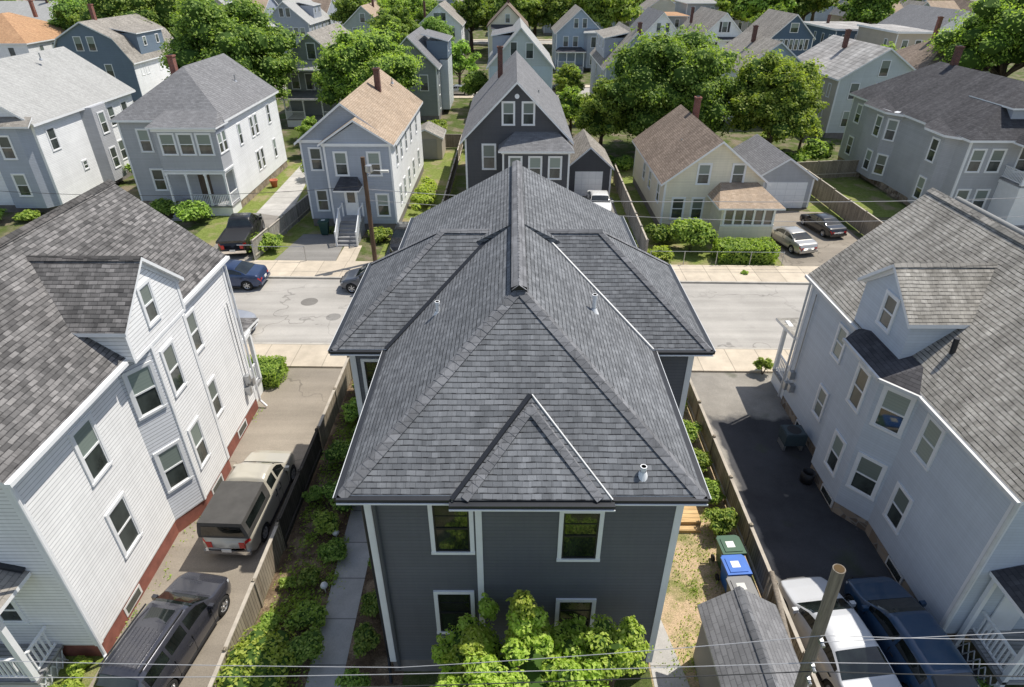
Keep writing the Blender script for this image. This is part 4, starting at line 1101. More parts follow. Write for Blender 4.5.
for i in range(4):
    for s in (0, 1):
        y0 = 9.3+i*.24
        b.bar((-12.6, y0, .03 if s else .53), (-12.6, y0+.24, .53 if s else .03), .02, .03)
b.build('porch_lattice', [M['white']], lh, True, uv=False)
roof(lh, [[(-12.22, 8.9, 3.78), (-12.22, 10.33, 3.78), (-14.7, 10.33, 4.6), (-14.7, 8.9, 4.6)], [(-17.1, 10.33, 3.78), (-17.1, 8.9, 3.78), (-14.7, 8.9, 4.6), (-14.7, 10.33, 4.6)]], 'roof_greybrown', .12, 'porch_roof', world=True)
b = MB(); b.bar((-12.3, 10.3, 3.88), (-14.7, 10.3, 4.66), .16, .08); b.build('porch_flashing', [M['darktrim']], lh, True, uv=False)
b = MB(); b.box(-15.3, -14.4, 10.29, 10.34, .68, 2.75); b.build('door', [M['white']], lh, True)
b = MB(); b.box(-15.15, -14.55, 10.27, 10.3, 1.7, 2.5); b.build('door_pane', [M['glass']], lh, True)
window(lh, -13.5+LO[0], 10.35+LO[1], 2.2, 0, .6, 1.0, 'd')

# ================================================================== RIGHT HOUSE
rh = thing('house', 'pale bluish house with weathered tan shingle roof and dormer, right foreground beside the driveway', 'house', (15.8, 16, 0))
RO = (-15.8, -16)
wallbody(rh, 12.35, 19.3, 10.85, 22.5, .5, 6.3, 'sid_right', 9.75, 'y', world=True)
wallbody(rh, 12.12, 13, 18.05, 22.52, .5, 6.1, 'sid_right', world=True)
b = MB(); b.prism([(12.4, 15.0), (12.4, 18.05), (11.6, 18.05), (11.6, 15.98)], .5, 6.15); b.build('bay', [M['sid_right']], rh, True)
b = MB(); b.prism([(12.38, 10.9), (19.25, 10.9), (19.25, 22.45), (12.15, 22.45), (12.15, 18.02), (11.63, 18.02), (11.63, 15.98), (12.38, 15.05)], 0, .52); b.build('foundation', [M['stone']], rh, True)
roof(rh, [[(12.0, 22.9, 6.2), (12.0, 10.45, 6.2), (15.8, 10.45, 9.75), (15.8, 22.9, 9.75)],
          [(19.6, 10.45, 6.2), (19.6, 22.9, 6.2), (15.8, 22.9, 9.75), (15.8, 10.45, 9.75)]], 'roof_right', .16, world=True)
M['cap_right'] = shingle('pale_cap_shingle', (.22, .21, .19), (.33, .31, .28), row=.2, w=.6, dark=.5)
cap(rh, [((15.8, 10.4, 9.75), (15.8, 22.95, 9.75))], 'cap_right', w=.36)
# rolled flashing along the upper ridge, bay skirt roof
b = MB(); b.tube((15.95, 10.4, 9.80), (15.9, 21.6, 9.80), .085, .085, 10); b.build('ridge_vent', [M['roof_light']], rh, True, smooth=True, uv=False)
b = MB(); b.shell([[(11.27, 15.55, 6.16), (12.5, 15.55, 6.62), (12.5, 17.95, 6.62), (11.27, 17.95, 6.16)], [(11.27, 15.55, 6.16), (12.1, 14.5, 6.16), (12.5, 15.55, 6.62)], [(11.27, 17.95, 6.16), (12.5, 17.95, 6.62), (12.1, 18.7, 6.16)]], .12, 0, 1); b.build('bay_roof', [M['roof_dark'], M['white']], rh, True)
dy0, dy1, dm, dr, dz = 16.2, 19.05, 17.68, 9.03, 7.95
b = MB(); F = [(dy0, 6.1), (dy1, 6.1), (dy1, dz-.1), (dm, dr-.12), (dy0, dz-.1)]
b.poly([(12.06, y, z) for y, z in reversed(F)]); b.poly([(14.6, y, z) for y, z in F])
for y, s in ((dy0, 1), (dy1, -1)):
    P = [(12.06, y, 6.1), (14.6, y, 6.1), (14.6, y, dz-.1), (12.06, y, dz-.1)]; b.poly(P if s > 0 else P[::-1])
b.build('dormer', [M['sid_right']], rh, True)
roof(rh, [[(11.85, 16.05, 7.78), (15.15, 16.05, 7.78), (15.15, dm, dr), (11.85, dm, dr)], [(15.15, 19.28, 7.78), (11.85, 19.28, 7.78), (11.85, dm, dr), (15.15, dm, dr)]], 'roof_right', .13, 'dormer_roof', world=True)
cap(rh, [((11.85, dm, dr), (15.1, dm, dr))], 'cap_right', w=.26)
b = MB(); b.bar((12.03, 16.15, 7.72), (12.03, dm, dr-.2), .03, .16); b.bar((12.03, 19.2, 7.72), (12.03, dm, dr-.2), .03, .16)
for x, y, s in ((12.35, 10.85, 1), (12.12, 18.05, 1), (12.12, 22.5, -1)): b.box(x-.024, x+.12, *sorted((y-.024*s, y+.12*s)), .5, 6.0)
b.build('corner_board', [M['white']], rh, True)
gutter(rh, [((11.93, 14.6, 6.13), (11.93, 10.45, 6.13)), ((11.22, 17.95, 6.12), (11.22, 15.55, 6.12)), ((11.22, 15.55, 6.12), (11.97, 14.6, 6.13)), ((11.93, 22.9, 6.13), (11.93, 18.5, 6.13))], 'offwhite', None, .08)
b = MB(); b.tube((12.22, 10.72, 6.0), (12.22, 10.72, .3), .05, .05, 8); b.tube((12.0, 18.2, 6.0), (12.0, 18.2, .3), .05, .05, 8); b.tube((12.05, 22.6, 6.0), (12.05, 22.6, .3), .05, .05, 8)
b.build('downspout', [M['offwhite']], rh, True, uv=False)
b = MB(); b.tube((13.05, 15.5, 7.0), (13.0, 15.5, 7.65), .08, .08, 10); b.build('vent_pipe', [M['darktrim']], rh, True, uv=False)
for z in (4.9, 2.15): window(rh, 12.35+RO[0], 14.1+RO[1], z, R(-90), .68, 1.35, 'bb' if z > 4 else 'b')
for z in (4.87, 2.0): window(rh, 11.6+RO[0], 16.85+RO[1], z, R(-90), .62, 1.42, 'bb' if z > 4 else 'b')
for z in (4.95, 2.2): window(rh, 11.99+RO[0], 15.49+RO[1], z, R(-50.5), .76, 1.4, 'b')
for z in (5.0, 2.25): window(rh, 12.12+RO[0], 19.5+RO[1], z, R(-90), .56, 1.2, 'bb')
window(rh, 12.06+RO[0], 17.45+RO[1], 7.45, R(-90), .6, 1.05, 'b')
for x, z in ((14.2, 4.9), (17.2, 4.9), (15.8, 7.6)): window(rh, x+RO[0], 10.85+RO[1], z, 0, .8, 1.4 if z < 7 else 1.1); window(rh, x+RO[0], 22.5+RO[1], z, R(180), .8, 1.4 if z < 7 else 1.1)
for y in (16.5, 13.2, 20.3):
    x = 11.62 if y == 16.5 else 12.37 if y < 15 else 12.13
    b = MB(); b.box(x-.03, x+.1, y-.45, y+.45, .1, .46); b.build('basement_window', [M['offwhite']], rh, True)
    b = MB(); b.box(x-.04, x, y-.37, y+.37, .15, .41); b.build('basement_pane', [M['glass']], rh, True)
b = MB()
for y, z in ((21.7, 1.4), (21.95, 1.9), (22.15, 1.2)): b.box(11.9, 12.12, y-.11, y+.11, z-.18, z+.18)
b.tube((12.05, 21.9, 2.0), (12.05, 21.9, 5.8), .025, .025, 6); b.build('electric_meter', [M['rail']], rh, True, uv=False)
porch(rh, 12.25, 15.6, 22.6, 24.2, .75, 3.3, 2, rf=None, rail=True, world=True, sides='l')
b = MB(); b.box(12.25, 12.4, 24.05, 24.2, .75, 3.1); b.build('porch_post', [M['white']], rh, True)
roof(rh, [[(12.02, 22.55, 3.42), (15.8, 22.55, 3.42), (15.8, 24.65, 3.2), (12.02, 24.65, 3.2)][::-1]], 'roof_right', .12, 'porch_roof', world=True)
# near porch of the right house
b = MB(); b.box(13.05, 17, 9.3, 10.83, .6, .72); b.build('porch_deck', [M['deckgrey']], rh, True)
for x, y in ((13.12, 9.36), (15.2, 9.36), (12.86, 10.72)):
    b = MB(); b.box(x-.06, x+.06, y-.06, y+.06, 0, 3.2); b.build('porch_post', [M['white']], rh, True)
b = MB(); b.box(12.85, 17, 9.25, 9.45, 3.1, 3.22); b.box(12.85, 13.0, 9.45, 10.8, 3.1, 3.22); b.build('porch_beam', [M['white']], rh, True)
rail(rh, [((13.18, 9.4, .72), (13.18, 10.8, .72)), ((13.2, 9.36, .72), (15.2, 9.36, .72))])
b = MB()
for i in range(6):
    for s in (0, 1): y0 = 9.33+i*.235; b.bar((12.98, y0, .05 if s else .58), (12.98, y0+.235, .58 if s else .05), .02, .03)
b.build('porch_lattice', [M['white']], rh, True, uv=False)
roof(rh, [[(12.7, 10.83, 3.26), (12.7, 8.95, 3.26), (14.9, 8.95, 4.0), (14.9, 10.83, 4.0)], [(17.1, 8.95, 3.26), (17.1, 10.83, 3.26), (14.9, 10.83, 4.0), (14.9, 8.95, 4.0)]], 'roof_dark', .12, 'porch_roof', world=True)
b = MB(); b.box(13.5, 14.3, 10.8, 10.84, .72, 2.75); b.build('door', [M['white']], rh, True)

# ================================================================== foreground things
fence('fence', 'brown wooden fence with pale rails between the left driveway and the bright green shrub', [(-7.72, 5.5), (-7.7, 14.2)], 1.15, 'fence', step=2.3, railout=-1)
fence('fence', 'dark board fence beside the pickup truck in the left driveway', [(-7.68, 14.3), (-7.66, 18.9)], 1.25, 'fencedark', step=2.3, railm='fencedark')
fence('fence', 'short tan wooden fence at the street end of the left driveway', [(-7.66, 19.1), (-7.64, 24.3)], 1.2, 'fence', step=2.6, railout=-1)
fence('fence', 'long weathered wooden fence along the dark right driveway behind the bins', [(7.83, 7.5), (7.86, 23.0)], 1.25, 'fence', step=2.2, railout=-1)
b = MB(); b.tube((7.50, 11.75, 2.02), (7.05, 8.6, 1.95), .075, .085, 10); b.tube((7.45, 11.6, .0), (7.45, 11.6, 2.0), .07, .07, 8); b.tube((7.1, 8.9, 0), (7.1, 8.9, 1.95), .07, .07, 8)
o = b.build('timber_beam', [M['pole']], smooth=True, uv=False); tag(o, 'rough round timber rail lying on posts between the shed and the white car', 'timber')
sh = thing('garden_shed', 'low garden shed with grey shingle gable roof beside the bins, bottom right of centre', 'shed', (6.08, 9.0, 0))
b = MB(); F = [(5.2, 0), (7.05, 0), (7.05, 2.15), (6.05, 2.78), (5.2, 2.15)]
b.poly([(x, 10.4, z) for x, z in reversed(F)]); b.poly([(x, 6.9, z) for x, z in F])
for i in (1, 4):
    p, q = F[i], F[(i+1) % 5]; b.poly([(p[0], 6.9, p[1]), (p[0], 10.4, p[1]), (q[0], 10.4, q[1]), (q[0], 6.9, q[1])])
b.build('wall', [M['shed_wall']], sh, True)
roof(sh, [[(5.06, 10.6, 2.14), (5.06, 6.7, 2.14), (6.05, 6.7, 2.88), (6.05, 10.6, 2.88)], [(7.18, 6.7, 2.14), (7.18, 10.6, 2.14), (6.05, 10.6, 2.88), (6.05, 6.7, 2.88)]], 'roof_mid', .08, fascia='ivory', world=True)
cap(sh, [((6.05, 6.7, 2.88), (6.05, 10.62, 2.88))], w=.26, step=.24)
b = MB(); b.box(5.5, 6.6, 6.86, 6.9, .1, 1.9); b.build('door', [M['ivory']], sh, True)
def bin_(label, x, y, lid, body):
    t = thing('wheelie_bin', label, 'bin', (x, y, 0), R(4), 'wheelie bins by the fence')
    b = MB()
    P0 = [(-.23, -.25), (.23, -.25), (.23, .25), (-.23, .25)]; P1 = [(-.33, -.33), (.33, -.33), (.33, .33), (-.33, .33)]
    for i in range(4):
        a, c = i, (i+1) % 4; b.poly([(*P0[a], .05), (*P0[c], .05), (*P1[c], 1.0), (*P1[a], 1.0)])
    b.box(-.36, .36, -.36, .36, .95, 1.0); b.build('body', [M[body]], t, uv=False)
    b = MB(); b.prism([(-.38, -.36), (.38, -.36), (.38, .3), (.3, .38), (-.3, .38), (-.38, .3)], 1.0, 1.06); b.box(-.28, .28, -.28, .24, 1.06, 1.085); b.build('lid', [M[lid]], t, uv=False)
    b = MB(); b.box(-.16, .10, -.12, .12, 1.085, 1.089); b.build('sticker', [M['plate'] if lid != 'bin_grey' else M['ivory']], t, uv=False)
    b = MB(); b.bar((-.3, .42, .98), (.3, .42, .98), .04, .04); b.build('handle', [M[body]], t, uv=False)
    for s in (-1, 1):
        b = MB(); b.tube((s*.3, .28, .12), (s*.36, .28, .12), .12, .12, 14); b.build('wheel', [M['tyre']], t, uv=False)
bin_('wheelie bin with green lid and white panel, farthest of the three', 7.05, 13.55, 'bin_green', 'bin_green')
bin_('wheelie bin with bright blue lid between the green and the grey one', 6.98, 12.78, 'bin_blue', 'bin_blue')
bin_('wheelie bin with grey lid nearest the garden shed', 6.92, 11.98, 'bin_grey', 'bin_grey')
b = MB(); b.box(-.42, .42, -.36, .36, .3, .82); b.box(-.38, .38, -.32, .32, .82, .85)
ac = thing('air_conditioner', 'dark boxy air conditioning unit standing beside the pale grey house wall', 'air conditioner', (11.45, 19.55, 0))
b.build('casing', [simple('teal_grey_metal', (.05, .075, .085), .5)], ac); b = MB(); b.lathe([(0, .86), (.28, .86)], 20); b.build('fan_grille', [M['black']], ac); b = MB()
for x in (-.35, .35): b.box(x-.04, x+.04, -.3, .3, 0, .3)
b.build('bracket', [M['rail']], ac)
b = MB(); b.lathe([(.02, .02), (.24, .04), (.25, .5), (.22, .5), (.2, .1)], 16, 0, Matrix.Translation((11.3, 17.5, 0))); o = b.build('bucket', [M['black']], smooth=True, uv=False); tag(o, 'black bucket on the dark driveway by the bay', 'bucket')
for (x, y, q) in ((-6.0, 14.6, 'farther from'), (-5.85, 12.5, 'nearer to')):
    b = MB(); b.tube((x, y, 0), (x, y, .32), .015, .015, 6); b.lathe([(0, .28), (.09, .31), (.12, .38), (.09, .45), (0, .48)], 14, 0, Matrix.Translation((x, y, 0)))
    o = b.build('garden_lamp', [M['plate']], smooth=True, uv=False); tag(o, 'small white globe garden lamp beside the path, %s the photographer' % q, 'lamp')
b = MB(); b.lathe([(0, .02), (.22, .02), (.32, .55), (.36, .55), (.36, .66), (.29, .66), (.26, .5), (0, .5)], 16, 0, Matrix.Translation((-20.9, 53.6, 0)))
o = b.build('flower_pot', [M['terracotta']], smooth=True, uv=False); tag(o, 'terracotta pot beside the white side wall of the porch house', 'flower pot')
# utility poles
def pole(label, x, y, h, r, mat, extra=None):
    t = thing('utility_pole', label, 'pole', (x, y, 0)); b = MB(); b.lathe([(r*1.15, -.1), (r, h), (0, h)], 16)
    o = b.build('shaft', [M[mat], M['woodnew']], t, smooth=False, uv=False); return t
npole = pole('bare weathered wooden utility pole top rising in front of the white car at bottom right', 5.75, 6.5, 8.82, .098, 'pole'); npole.rotation_euler = (0, R(-3.56), 0)
b = MB(); b.lathe([(0, 8.825), (.08, 8.825)], 16); b.build('sawn_top', [M['woodnew']], npole, uv=False)
b = MB()
for z in (7.1, 6.35, 5.95): b.box(-.03, .03, -.17, -.08, z-.05, z+.05); b.tube((0, -.17, z), (0, -.24, z), .035, .035, 8)
b.build('bracket', [M['rail']], npole, uv=False)
fp = pole('brown wooden utility pole standing on the far pavement before the tan-roofed house', -9.0, 37.5, 6.95, .13, 'poledark')
b = MB(); b.tube((0, 0, 5.7), (.5, .35, 6.05), .03, .03, 8); b.tube((.5, .35, 6.05), (.95, .6, 5.95), .03, .03, 8); b.build('lamp_arm', [M['rail']], fp, uv=False)
b = MB(); b.box(.85, 1.35, .5, .75, 5.86, 5.98); b.build('lamp_head', [M['ivory']], fp, uv=False)
b = MB(); b.tube((-.12, 0, .1), (-.12, 0, 4.4), .03, .03, 6); b.build('conduit', [M['black']], fp, uv=False)
b = MB(); b.lathe([(.0, 6.98), (.22, 6.96), (.24, 6.6), (.2, 6.55)], 14, 0, Matrix.Translation((.28, 0, -.5))); b.build('transformer', [M['rail']], fp, uv=False)
W1 = [(-32, 6.5, 7.6), (-12, 6.5, 6.35), (-2.02, 6.5, 6.05), (5.3, 6.36, 7.26), (12, 6.5, 6.95), (34, 6.5, 7.6)]
wire('thin overhead cable, highest of those crossing the bottom of the photo', W1, .0065, sag=.06)
wire('grey overhead wire just below the highest one, tied to the nearer pole', [(-32, 6.5, 6.6), (-12, 6.5, 5.7), (-3.9, 6.5, 5.77), (5.35, 6.36, 6.47), (12, 6.5, 6.25), (34, 6.5, 6.8)], .007, sag=.04)
wire('black twisted overhead cable, lowest of the wires crossing the bottom of the photo', [(-32, 6.5, 6.0), (-12, 6.5, 5.2), (-3.9, 6.5, 5.35), (5.38, 6.36, 6.2), (12, 6.5, 5.8), (34, 6.5, 6.3)], .010, 'wireblack', sag=.05)
wire('service wire dropping from the nearer pole to the upper right', [(5.3, 6.4, 7.0), (34, 8, 7.3)], .006, sag=.1)
wire('service wire running from the far pole over the yellow house to the right', [(-9, 37.5, 5.0), (12, 37.4, 4.3), (40, 37.2, 5.1)], .02, sag=.25)
wire('lower wire running from the far pole along the opposite pavement', [(-9, 37.5, 4.3), (18, 37.4, 3.0), (40, 37.2, 4.0)], .016, sag=.2)
wire('wire hanging from the far pole to the left porch house', [(-9, 37.5, 5.2), (-40, 37.8, 5.4)], .016, 'wireblack', sag=.8)
wire('black cable from the far pole to the nearer pale grey house corner', [(-9, 37.5, 4.2), (12.05, 22.6, 5.6)], .012, 'wireblack', sag=.6) if False else None

# vegetation in the foreground
tree('leafy_tree', 'bright green maple-like young tree in front of the dark grey house, bottom centre', .35, 7.75, 2.8, 1.75, 2.75, 11, 'leaflime', K=135, N=120, ls=.145, rc=.27, th=1.8, low=-.3)
tree('leafy_tree', 'slender bright green tree spire touching the lower right window of the dark grey house', .28, 8.75, .42, 1.5, 3.9, 12, 'leaflime', K=19, N=90, ls=.14, rc=.2, th=3.0, cone=.6)
tree('leafy_tree', 'small bright green sapling to the right of the young tree at bottom centre', 2.45, 8.45, .75, .95, 3.35, 13, 'leaflime', K=20, N=90, ls=.14, rc=.23, th=2.5)
tree('leafy_tree', 'small bright green sapling to the left of the young tree at bottom centre', -.85, 8.5, .45, .95, 3.3, 14, 'leaflime', K=15, N=90, ls=.14, rc=.2, th=2.5, cone=.4)
G1_ = 'shrubs along the left garden path'
bush('large bright green shrub at the bottom beside the brown fence', -6.9, 9.7, 1.05, 1.45, 21, 'leaflime', K=60, N=95, ls=.1, group=G1_)
bush('dark green shrub to the right of the large bright one beside the path', -5.75, 10.3, .65, 1.2, 22, 'leaf', K=24, N=90, ls=.09, group=G1_)
bush('small light green plant on the bare soil behind the brown fence', -7.05, 12.7, .3, .5, 23, 'leafbright', K=9, N=50, ls=.09, group=G1_)
bush('loose sunlit plant on the soil, third behind the brown fence', -6.4, 12.8, .4, .7, 24, 'leaf', K=12, N=50, ls=.1, group=G1_)
bush('round light green shrub catching sun between fence post and path', -6.5, 14.9, .6, .95, 25, 'leafbright', K=14, N=70, ls=.1, group=G1_)
bush('dark shrub shaded by the house, beyond the round light one', -6.0, 16.4, .9, 1.2, 26, 'leaf', K=24, N=80, ls=.1, group=G1_)
bush('dark low shrub in deep shade behind the dark fence', -6.4, 18.4, .9, 1.1, 27, 'leaf', K=20, N=70, ls=.1, group=G1_)
bush('bright shrub by the tan fence under the left roof wing', -6.65, 20.9, .55, 1.3, 28, 'leafbright', K=22, N=90, ls=.09, group=G1_, ry=1.0)
bush('bright shrub at the street end of the tan fence', -6.7, 23.2, .5, 1.1, 29, 'leafbright', K=20, N=80, ls=.09, group=G1_, ry=.9)
for i, (x, y, r, h, m_, lb) in enumerate(((-6.1, 11.5, .6, .8, 'leafbright', 'low leafy shrub between the two shrubs beside the path'), (-7.15, 11.2, .4, .7, 'leafbright', 'light shrub pressed against the brown fence rails'), (-5.9, 13.9, .5, .7, 'leaf', 'low dark plant at the path edge opposite the air conditioner'),
    (-7.2, 16.3, .4, .9, 'leaf', 'narrow plant between dark fence and round shrub'), (-6.0, 20.0, .6, 1.0, 'leaf', 'dark shrub under the left wing gutter'), (-5.9, 22.3, .6, .9, 'leafbright', 'leafy shrub at the path near the pavement'))):
    bush(lb, x, y, r, h, 230+i, m_, K=20, N=80, ls=.09, group=G1_)
G2_ = 'shrubs against the left wall of the dark grey house'
for i, (y, lb) in enumerate(((9.3, 'dark shrub at the front left corner post of the dark grey house'), (10.6, 'dark leafy shrub under the window air conditioner'), (11.9, 'dark shrub between the path and the air conditioner'), (13.3, 'smallest dark shrub farther up the house wall'))):
    bush(lb, -4.25+.06*i, y, .52, .95-.05*i, 31+i, 'leaf', K=16, N=80, ls=.085, group=G2_)
G3_ = 'shrubs between the dark grey house and the right fence'
for i, (x, y, r, h, lb) in enumerate(((7.2, 14.9, .6, 1.4, 'leafy vine-like bush behind the green-lidded bin'), (7.25, 16.5, .55, 1.1, 'green bush second from the bins along the right fence'), (7.2, 18.0, .6, 1.2, 'green bush in the middle of the row along the right fence'),
        (7.2, 19.7, .6, 1.3, 'bright green bush fourth from the bins along the right fence'), (7.25, 21.9, .5, 1.3, 'green bush nearest the street along the right fence'))):
    bush(lb, x, y, r, h, 41+i, 'leafbright', K=24, N=90, ls=.09, group=G3_)
hedge('clipped bright green hedge beside the left driveway by the pavement', -12.9, -10.8, 23.45, 25.0, .85, 51)
bush('upright green shrub by the right driveway entrance', 12.1, 24.75, .45, 1.2, 52, 'leafbright', K=18, N=80, ls=.1)
bush('bright ground plant at the foot of the left porch rail', -12.1, 9.1, .6, .45, 53, 'leaflime', K=18, N=80, ls=.09, ry=.8)
bush('low bright plant against the red foundation by the porch', -12.1, 10.0, .35, .4, 54, 'leaflime', K=14, N=60, ls=.09, ry=.3)
bush('dark low shrub in the shade under the right porch rail', 12.6, 9.3, .55, .5, 55, 'leaf', K=14, N=60, ls=.09)
scatter('weeds', 'scattered green weeds in the dry grass of the side yard', 'weeds', (4.0, 7.7, 8, 24.5), 5200, .06, 61, 'leafbright', .02, .12, clumps=70)
scatter('weeds', 'weeds at the foot of the left red foundation', 'weeds', (-11.6, -11.0, 9, 22), 500, .06, 62, 'leafbright', .02, .15, clumps=14)
scatter('ground_cover', 'leafy ground cover among the soil of the left garden', 'ground cover', (-7.5, -5.6, 5, 24.5), 9000, .08, 63, 'leafbright', .02, .3, clumps=60)
scatter('fallen_leaves', 'dry leaf litter on the soil of the left garden', 'leaf litter', (-7.6, -5.3, 8, 24.5), 2600, .06, 64, 'leaflime', .01, .02, clumps=60)

# cars in the foreground
P_grey = carpaint('dark_grey_car_paint', (.05, .052, .068), .35, .22); P_beige = carpaint('beige_car_paint', (.50, .465, .385), .15); P_silver = carpaint('silver_car_paint', (.46, .47, .49), .5)
P_blue = carpaint('deep_blue_car_paint', (.006, .045, .11), .1); P_wht = carpaint('pearl_white_car_paint', (.52, .53, .55), .0, .4); P_black = carpaint('black_car_paint', (.012, .012, .014), .3); P_navy = carpaint('navy_car_paint', (.02, .045, .12), .4)
P_white = carpaint('white_car_paint', (.72, .72, .7), .0); P_red = carpaint('red_car_paint', (.3, .02, .02), .2); P_champ = carpaint('champagne_car_paint', (.48, .46, .42), .5)
car('dark grey estate SUV with roof rails and sunroof in the left driveway', 'suv', -9.74, 10.66, R(-9), P_grey, L=4.6, sc=.92, opts=('rails', 'sunroof'))
car('beige pickup truck with dark cap over its bed in the left driveway', 'pickup', -9.25, 16.05, R(-2), P_beige, L=4.6, name='pickup_truck', cat='pickup truck', opts=('cap', 'chrome'))
car('white silver saloon car beside the wooden pole in the right driveway', 'sedan', 9.22, 10.62, R(7), P_wht, L=4.4, sc=.95)
car('deep blue wagon parked against the pale grey house in the right driveway', 'hatch', 11.25, 10.6, R(5), P_blue, L=4.4, sc=.98)
# cars across and along the street
car('blue saloon parked at the far kerb by the left house', 'sedan', -17.3, 34.35, R(90), P_navy, L=4.4)
car('dark grey small car parked at the far kerb beside the large grey roof', 'hatch', -8.3, 34.0, R(90), carpaint('slate_car_paint', (.09, .1, .125), .4), L=4.1)
car('silver car parked at the near kerb half hidden by the left porch', 'sedan', -16.0, 28.6, R(-90), P_silver)
car('black pickup truck in the drive beside the left porch house', 'pickup', -19.0, 41.3, R(8), P_black, L=5.6, name='pickup_truck', cat='pickup truck', opts=('chrome',), sc=1.1)
car('champagne silver saloon in the driveway of the yellow house', 'sedan', 19.45, 40.8, R(14), P_champ, sc=.9)
car('black saloon near the fence in the driveway of the yellow house', 'sedan', 22.9, 43.7, R(12), P_black, sc=.85)
car('dark blue car mostly hidden behind the black saloon near the fence', 'hatch', 26.2, 40.6, R(20), P_navy) if False else None
car('pale car nose showing beside the yellow house porch', 'hatch', 18.6, 46.2, R(170), P_silver)
car('white saloon with dark roof parked before the small dark garage', 'sedan', 6.9, 47.9, R(178), P_white, opts=())
car('black car in the narrow drive beside the tan-roofed house', 'sedan', -7.4, 40.6, R(180), P_black)
# ================================================================== FIRST ROW ACROSS THE STREET
G_H = None
A = house('house', 'large white clapboard house with pale grey roof at the left edge, across the street', -45, 47.0, 9.8, 13.6, 7.0, 10.4, 'sid_white2', 'roof_light', oh=.35,
      fw=[(2.2, 5.3), (4.4, 5.3), (7.6, 5.3), (2.2, 2.4), (4.4, 2.4), (7.6, 2.4)], rw=[(1.6, 5.3), (9.8, 5.3), (12, 5.3), (9.8, 2.4), (12, 2.4), (4.2, 2.6, .5, .6)], chim=(3.2, 6.5, 8.5, 11.6), chimmat='brick', detail=1)
b = MB(); b.prism([(9.7, 5.6), (10.5, 6.2), (10.5, 8.2), (9.7, 8.8)], .6, 6.7); b.build('bay', [M['sid_grey']], A)
for z in (5.3, 2.4): window(A, 10.5, 7.2, z, R(90), .8, 1.6)
b = MB(); b.prism([(5.9, .1), (6.6, -.7), (9.0, -.7), (9.7, .1)], .6, 6.6); b.build('bay', [M['sid_bluegrey']], A)
for z in (5.2, 2.4): window(A, 7.8, -.7, z, 0, .85, 1.6)
roof(A, [[(-.4, -1.0, 6.75), (10.2, -1.0, 6.75), (10.0, .0, 7.25), (-.2, .0, 7.25)]], 'roof_greybrown', .12, 'pent_roof')
ventpipe(A, 6.2, 8.6, 10.0, .5)

B = house('house', 'white house with grey hip roof and glazed upper porch, behind the black pickup', -29.6, 48.1, 7.9, 11.9, 6.85, 9.95, 'sid_grey', 'roof_mid', kind='hip', ha=4.5, hb=.01, oh=.3,
      fw=[(1.7, 5.3, .8, 1.6), (1.9, 2.3, .85, 1.6)], lw=[(3, 5.2), (7, 5.2), (3, 2.2)], found='stone', detail=1, chim=(3.0, 4.6, 9.0, 10.7), chimmat='brick')
b = MB(); b.box(7.9, 7.915, .15, 11.8, .62, 6.6); b.build('side_wall', [M['sid_white2']], B)
for y, z in ((5.2, 5.2), (6.2, 5.2), (9.4, 5.4), (5.2, 2.4), (6.2, 2.4), (9.4, 2.4), (2.6, 5.2)): window(B, 7.915, y, z, R(90), .55, 1.5)
b = MB(); b.box(3.4, 7.95, -1.7, .02, 3.5, 6.6); b.build('upper_porch', [M['sid_grey']], B)
b = MB(); b.box(3.3, 8.02, -1.75, .0, 3.42, 3.55); b.box(3.3, 8.02, -1.78, -1.68, 6.35, 6.65); b.build('porch_beam', [M['white']], B)
for x in (4.3, 5.65, 7.0): window(B, x, -1.7, 5.45, 0, 1.0, 1.45)
for y in (-1.25, -.45): window(B, 7.95, y, 5.45, R(90), .6, 1.4)
porch(B, 3.4, 7.95, -1.75, 0, .8, 3.45, 4, rf=None, steps=0, sides='r')
b = MB(); b.box(5.0, 5.9, -.04, 0, .8, 2.9); b.build('door', [M['bark']], B)
roof(B, [[(3.1, -2.0, 6.7), (8.2, -2.0, 6.7), (7.6, .3, 7.45), (3.7, .3, 7.45)], [(3.1, .3, 6.7), (3.1, -2.0, 6.7), (3.7, .3, 7.45)], [(8.2, -2.0, 6.7), (8.2, .3, 6.7), (7.6, .3, 7.45)]], 'roof_mid', .12, 'porch_roof')
ventpipe(B, 6.2, 8.0, 8.3, .5)
b = MB(); b.box(7.9, 8.0, -.0, -.001, .8, .9)

C_ = house('house', 'pale bluish house with tan roof, double front gable and white front steps', -14.9, 44.2, 6.5, 14.6, 6.4, 8.85, 'sid_bluegrey', 'roof_tan', oh=.3,
      fw=[(1.0, 5.0, .75, 1.5), (1.0, 2.0, .75, 1.5)], detail=1, chim=(4.15, 8.6, 8.0, 9.8), chimmat='brickdark', trim=None)
b = MB(); b.box(6.5, 6.515, -.9, 14.5, .62, 6.25); b.build('side_wall', [M['sid_white2']], C_)
for y in (1.2, 3.2, 5.6, 8.2, 11.4): window(C_, 6.515, y, 5.0, R(90), .6, 1.4); window(C_, 6.515, y+.2, 2.0, R(90), .6, 1.3)
b = MB(); F = [(1.9, .6), (6.5, .6), (6.5, 6.3), (4.2, 7.7), (1.9, 6.3)]
b.poly([(x, -1.0, z) for x, z in F]); b.poly([(1.9, .05, .6), (1.9, -1.0, .6), (1.9, -1.0, 6.3), (1.9, .05, 6.3)]); b.poly([(6.5, -1.0, .6), (6.5, .0, .6), (6.5, .0, 6.3), (6.5, -1.0, 6.3)]); b.build('front_bay', [M['sid_bluegrey']], C_)
b = MB(); b.box(1.95, 6.45, -.95, 0, 0, .62); b.build('foundation', [M['found']], C_)
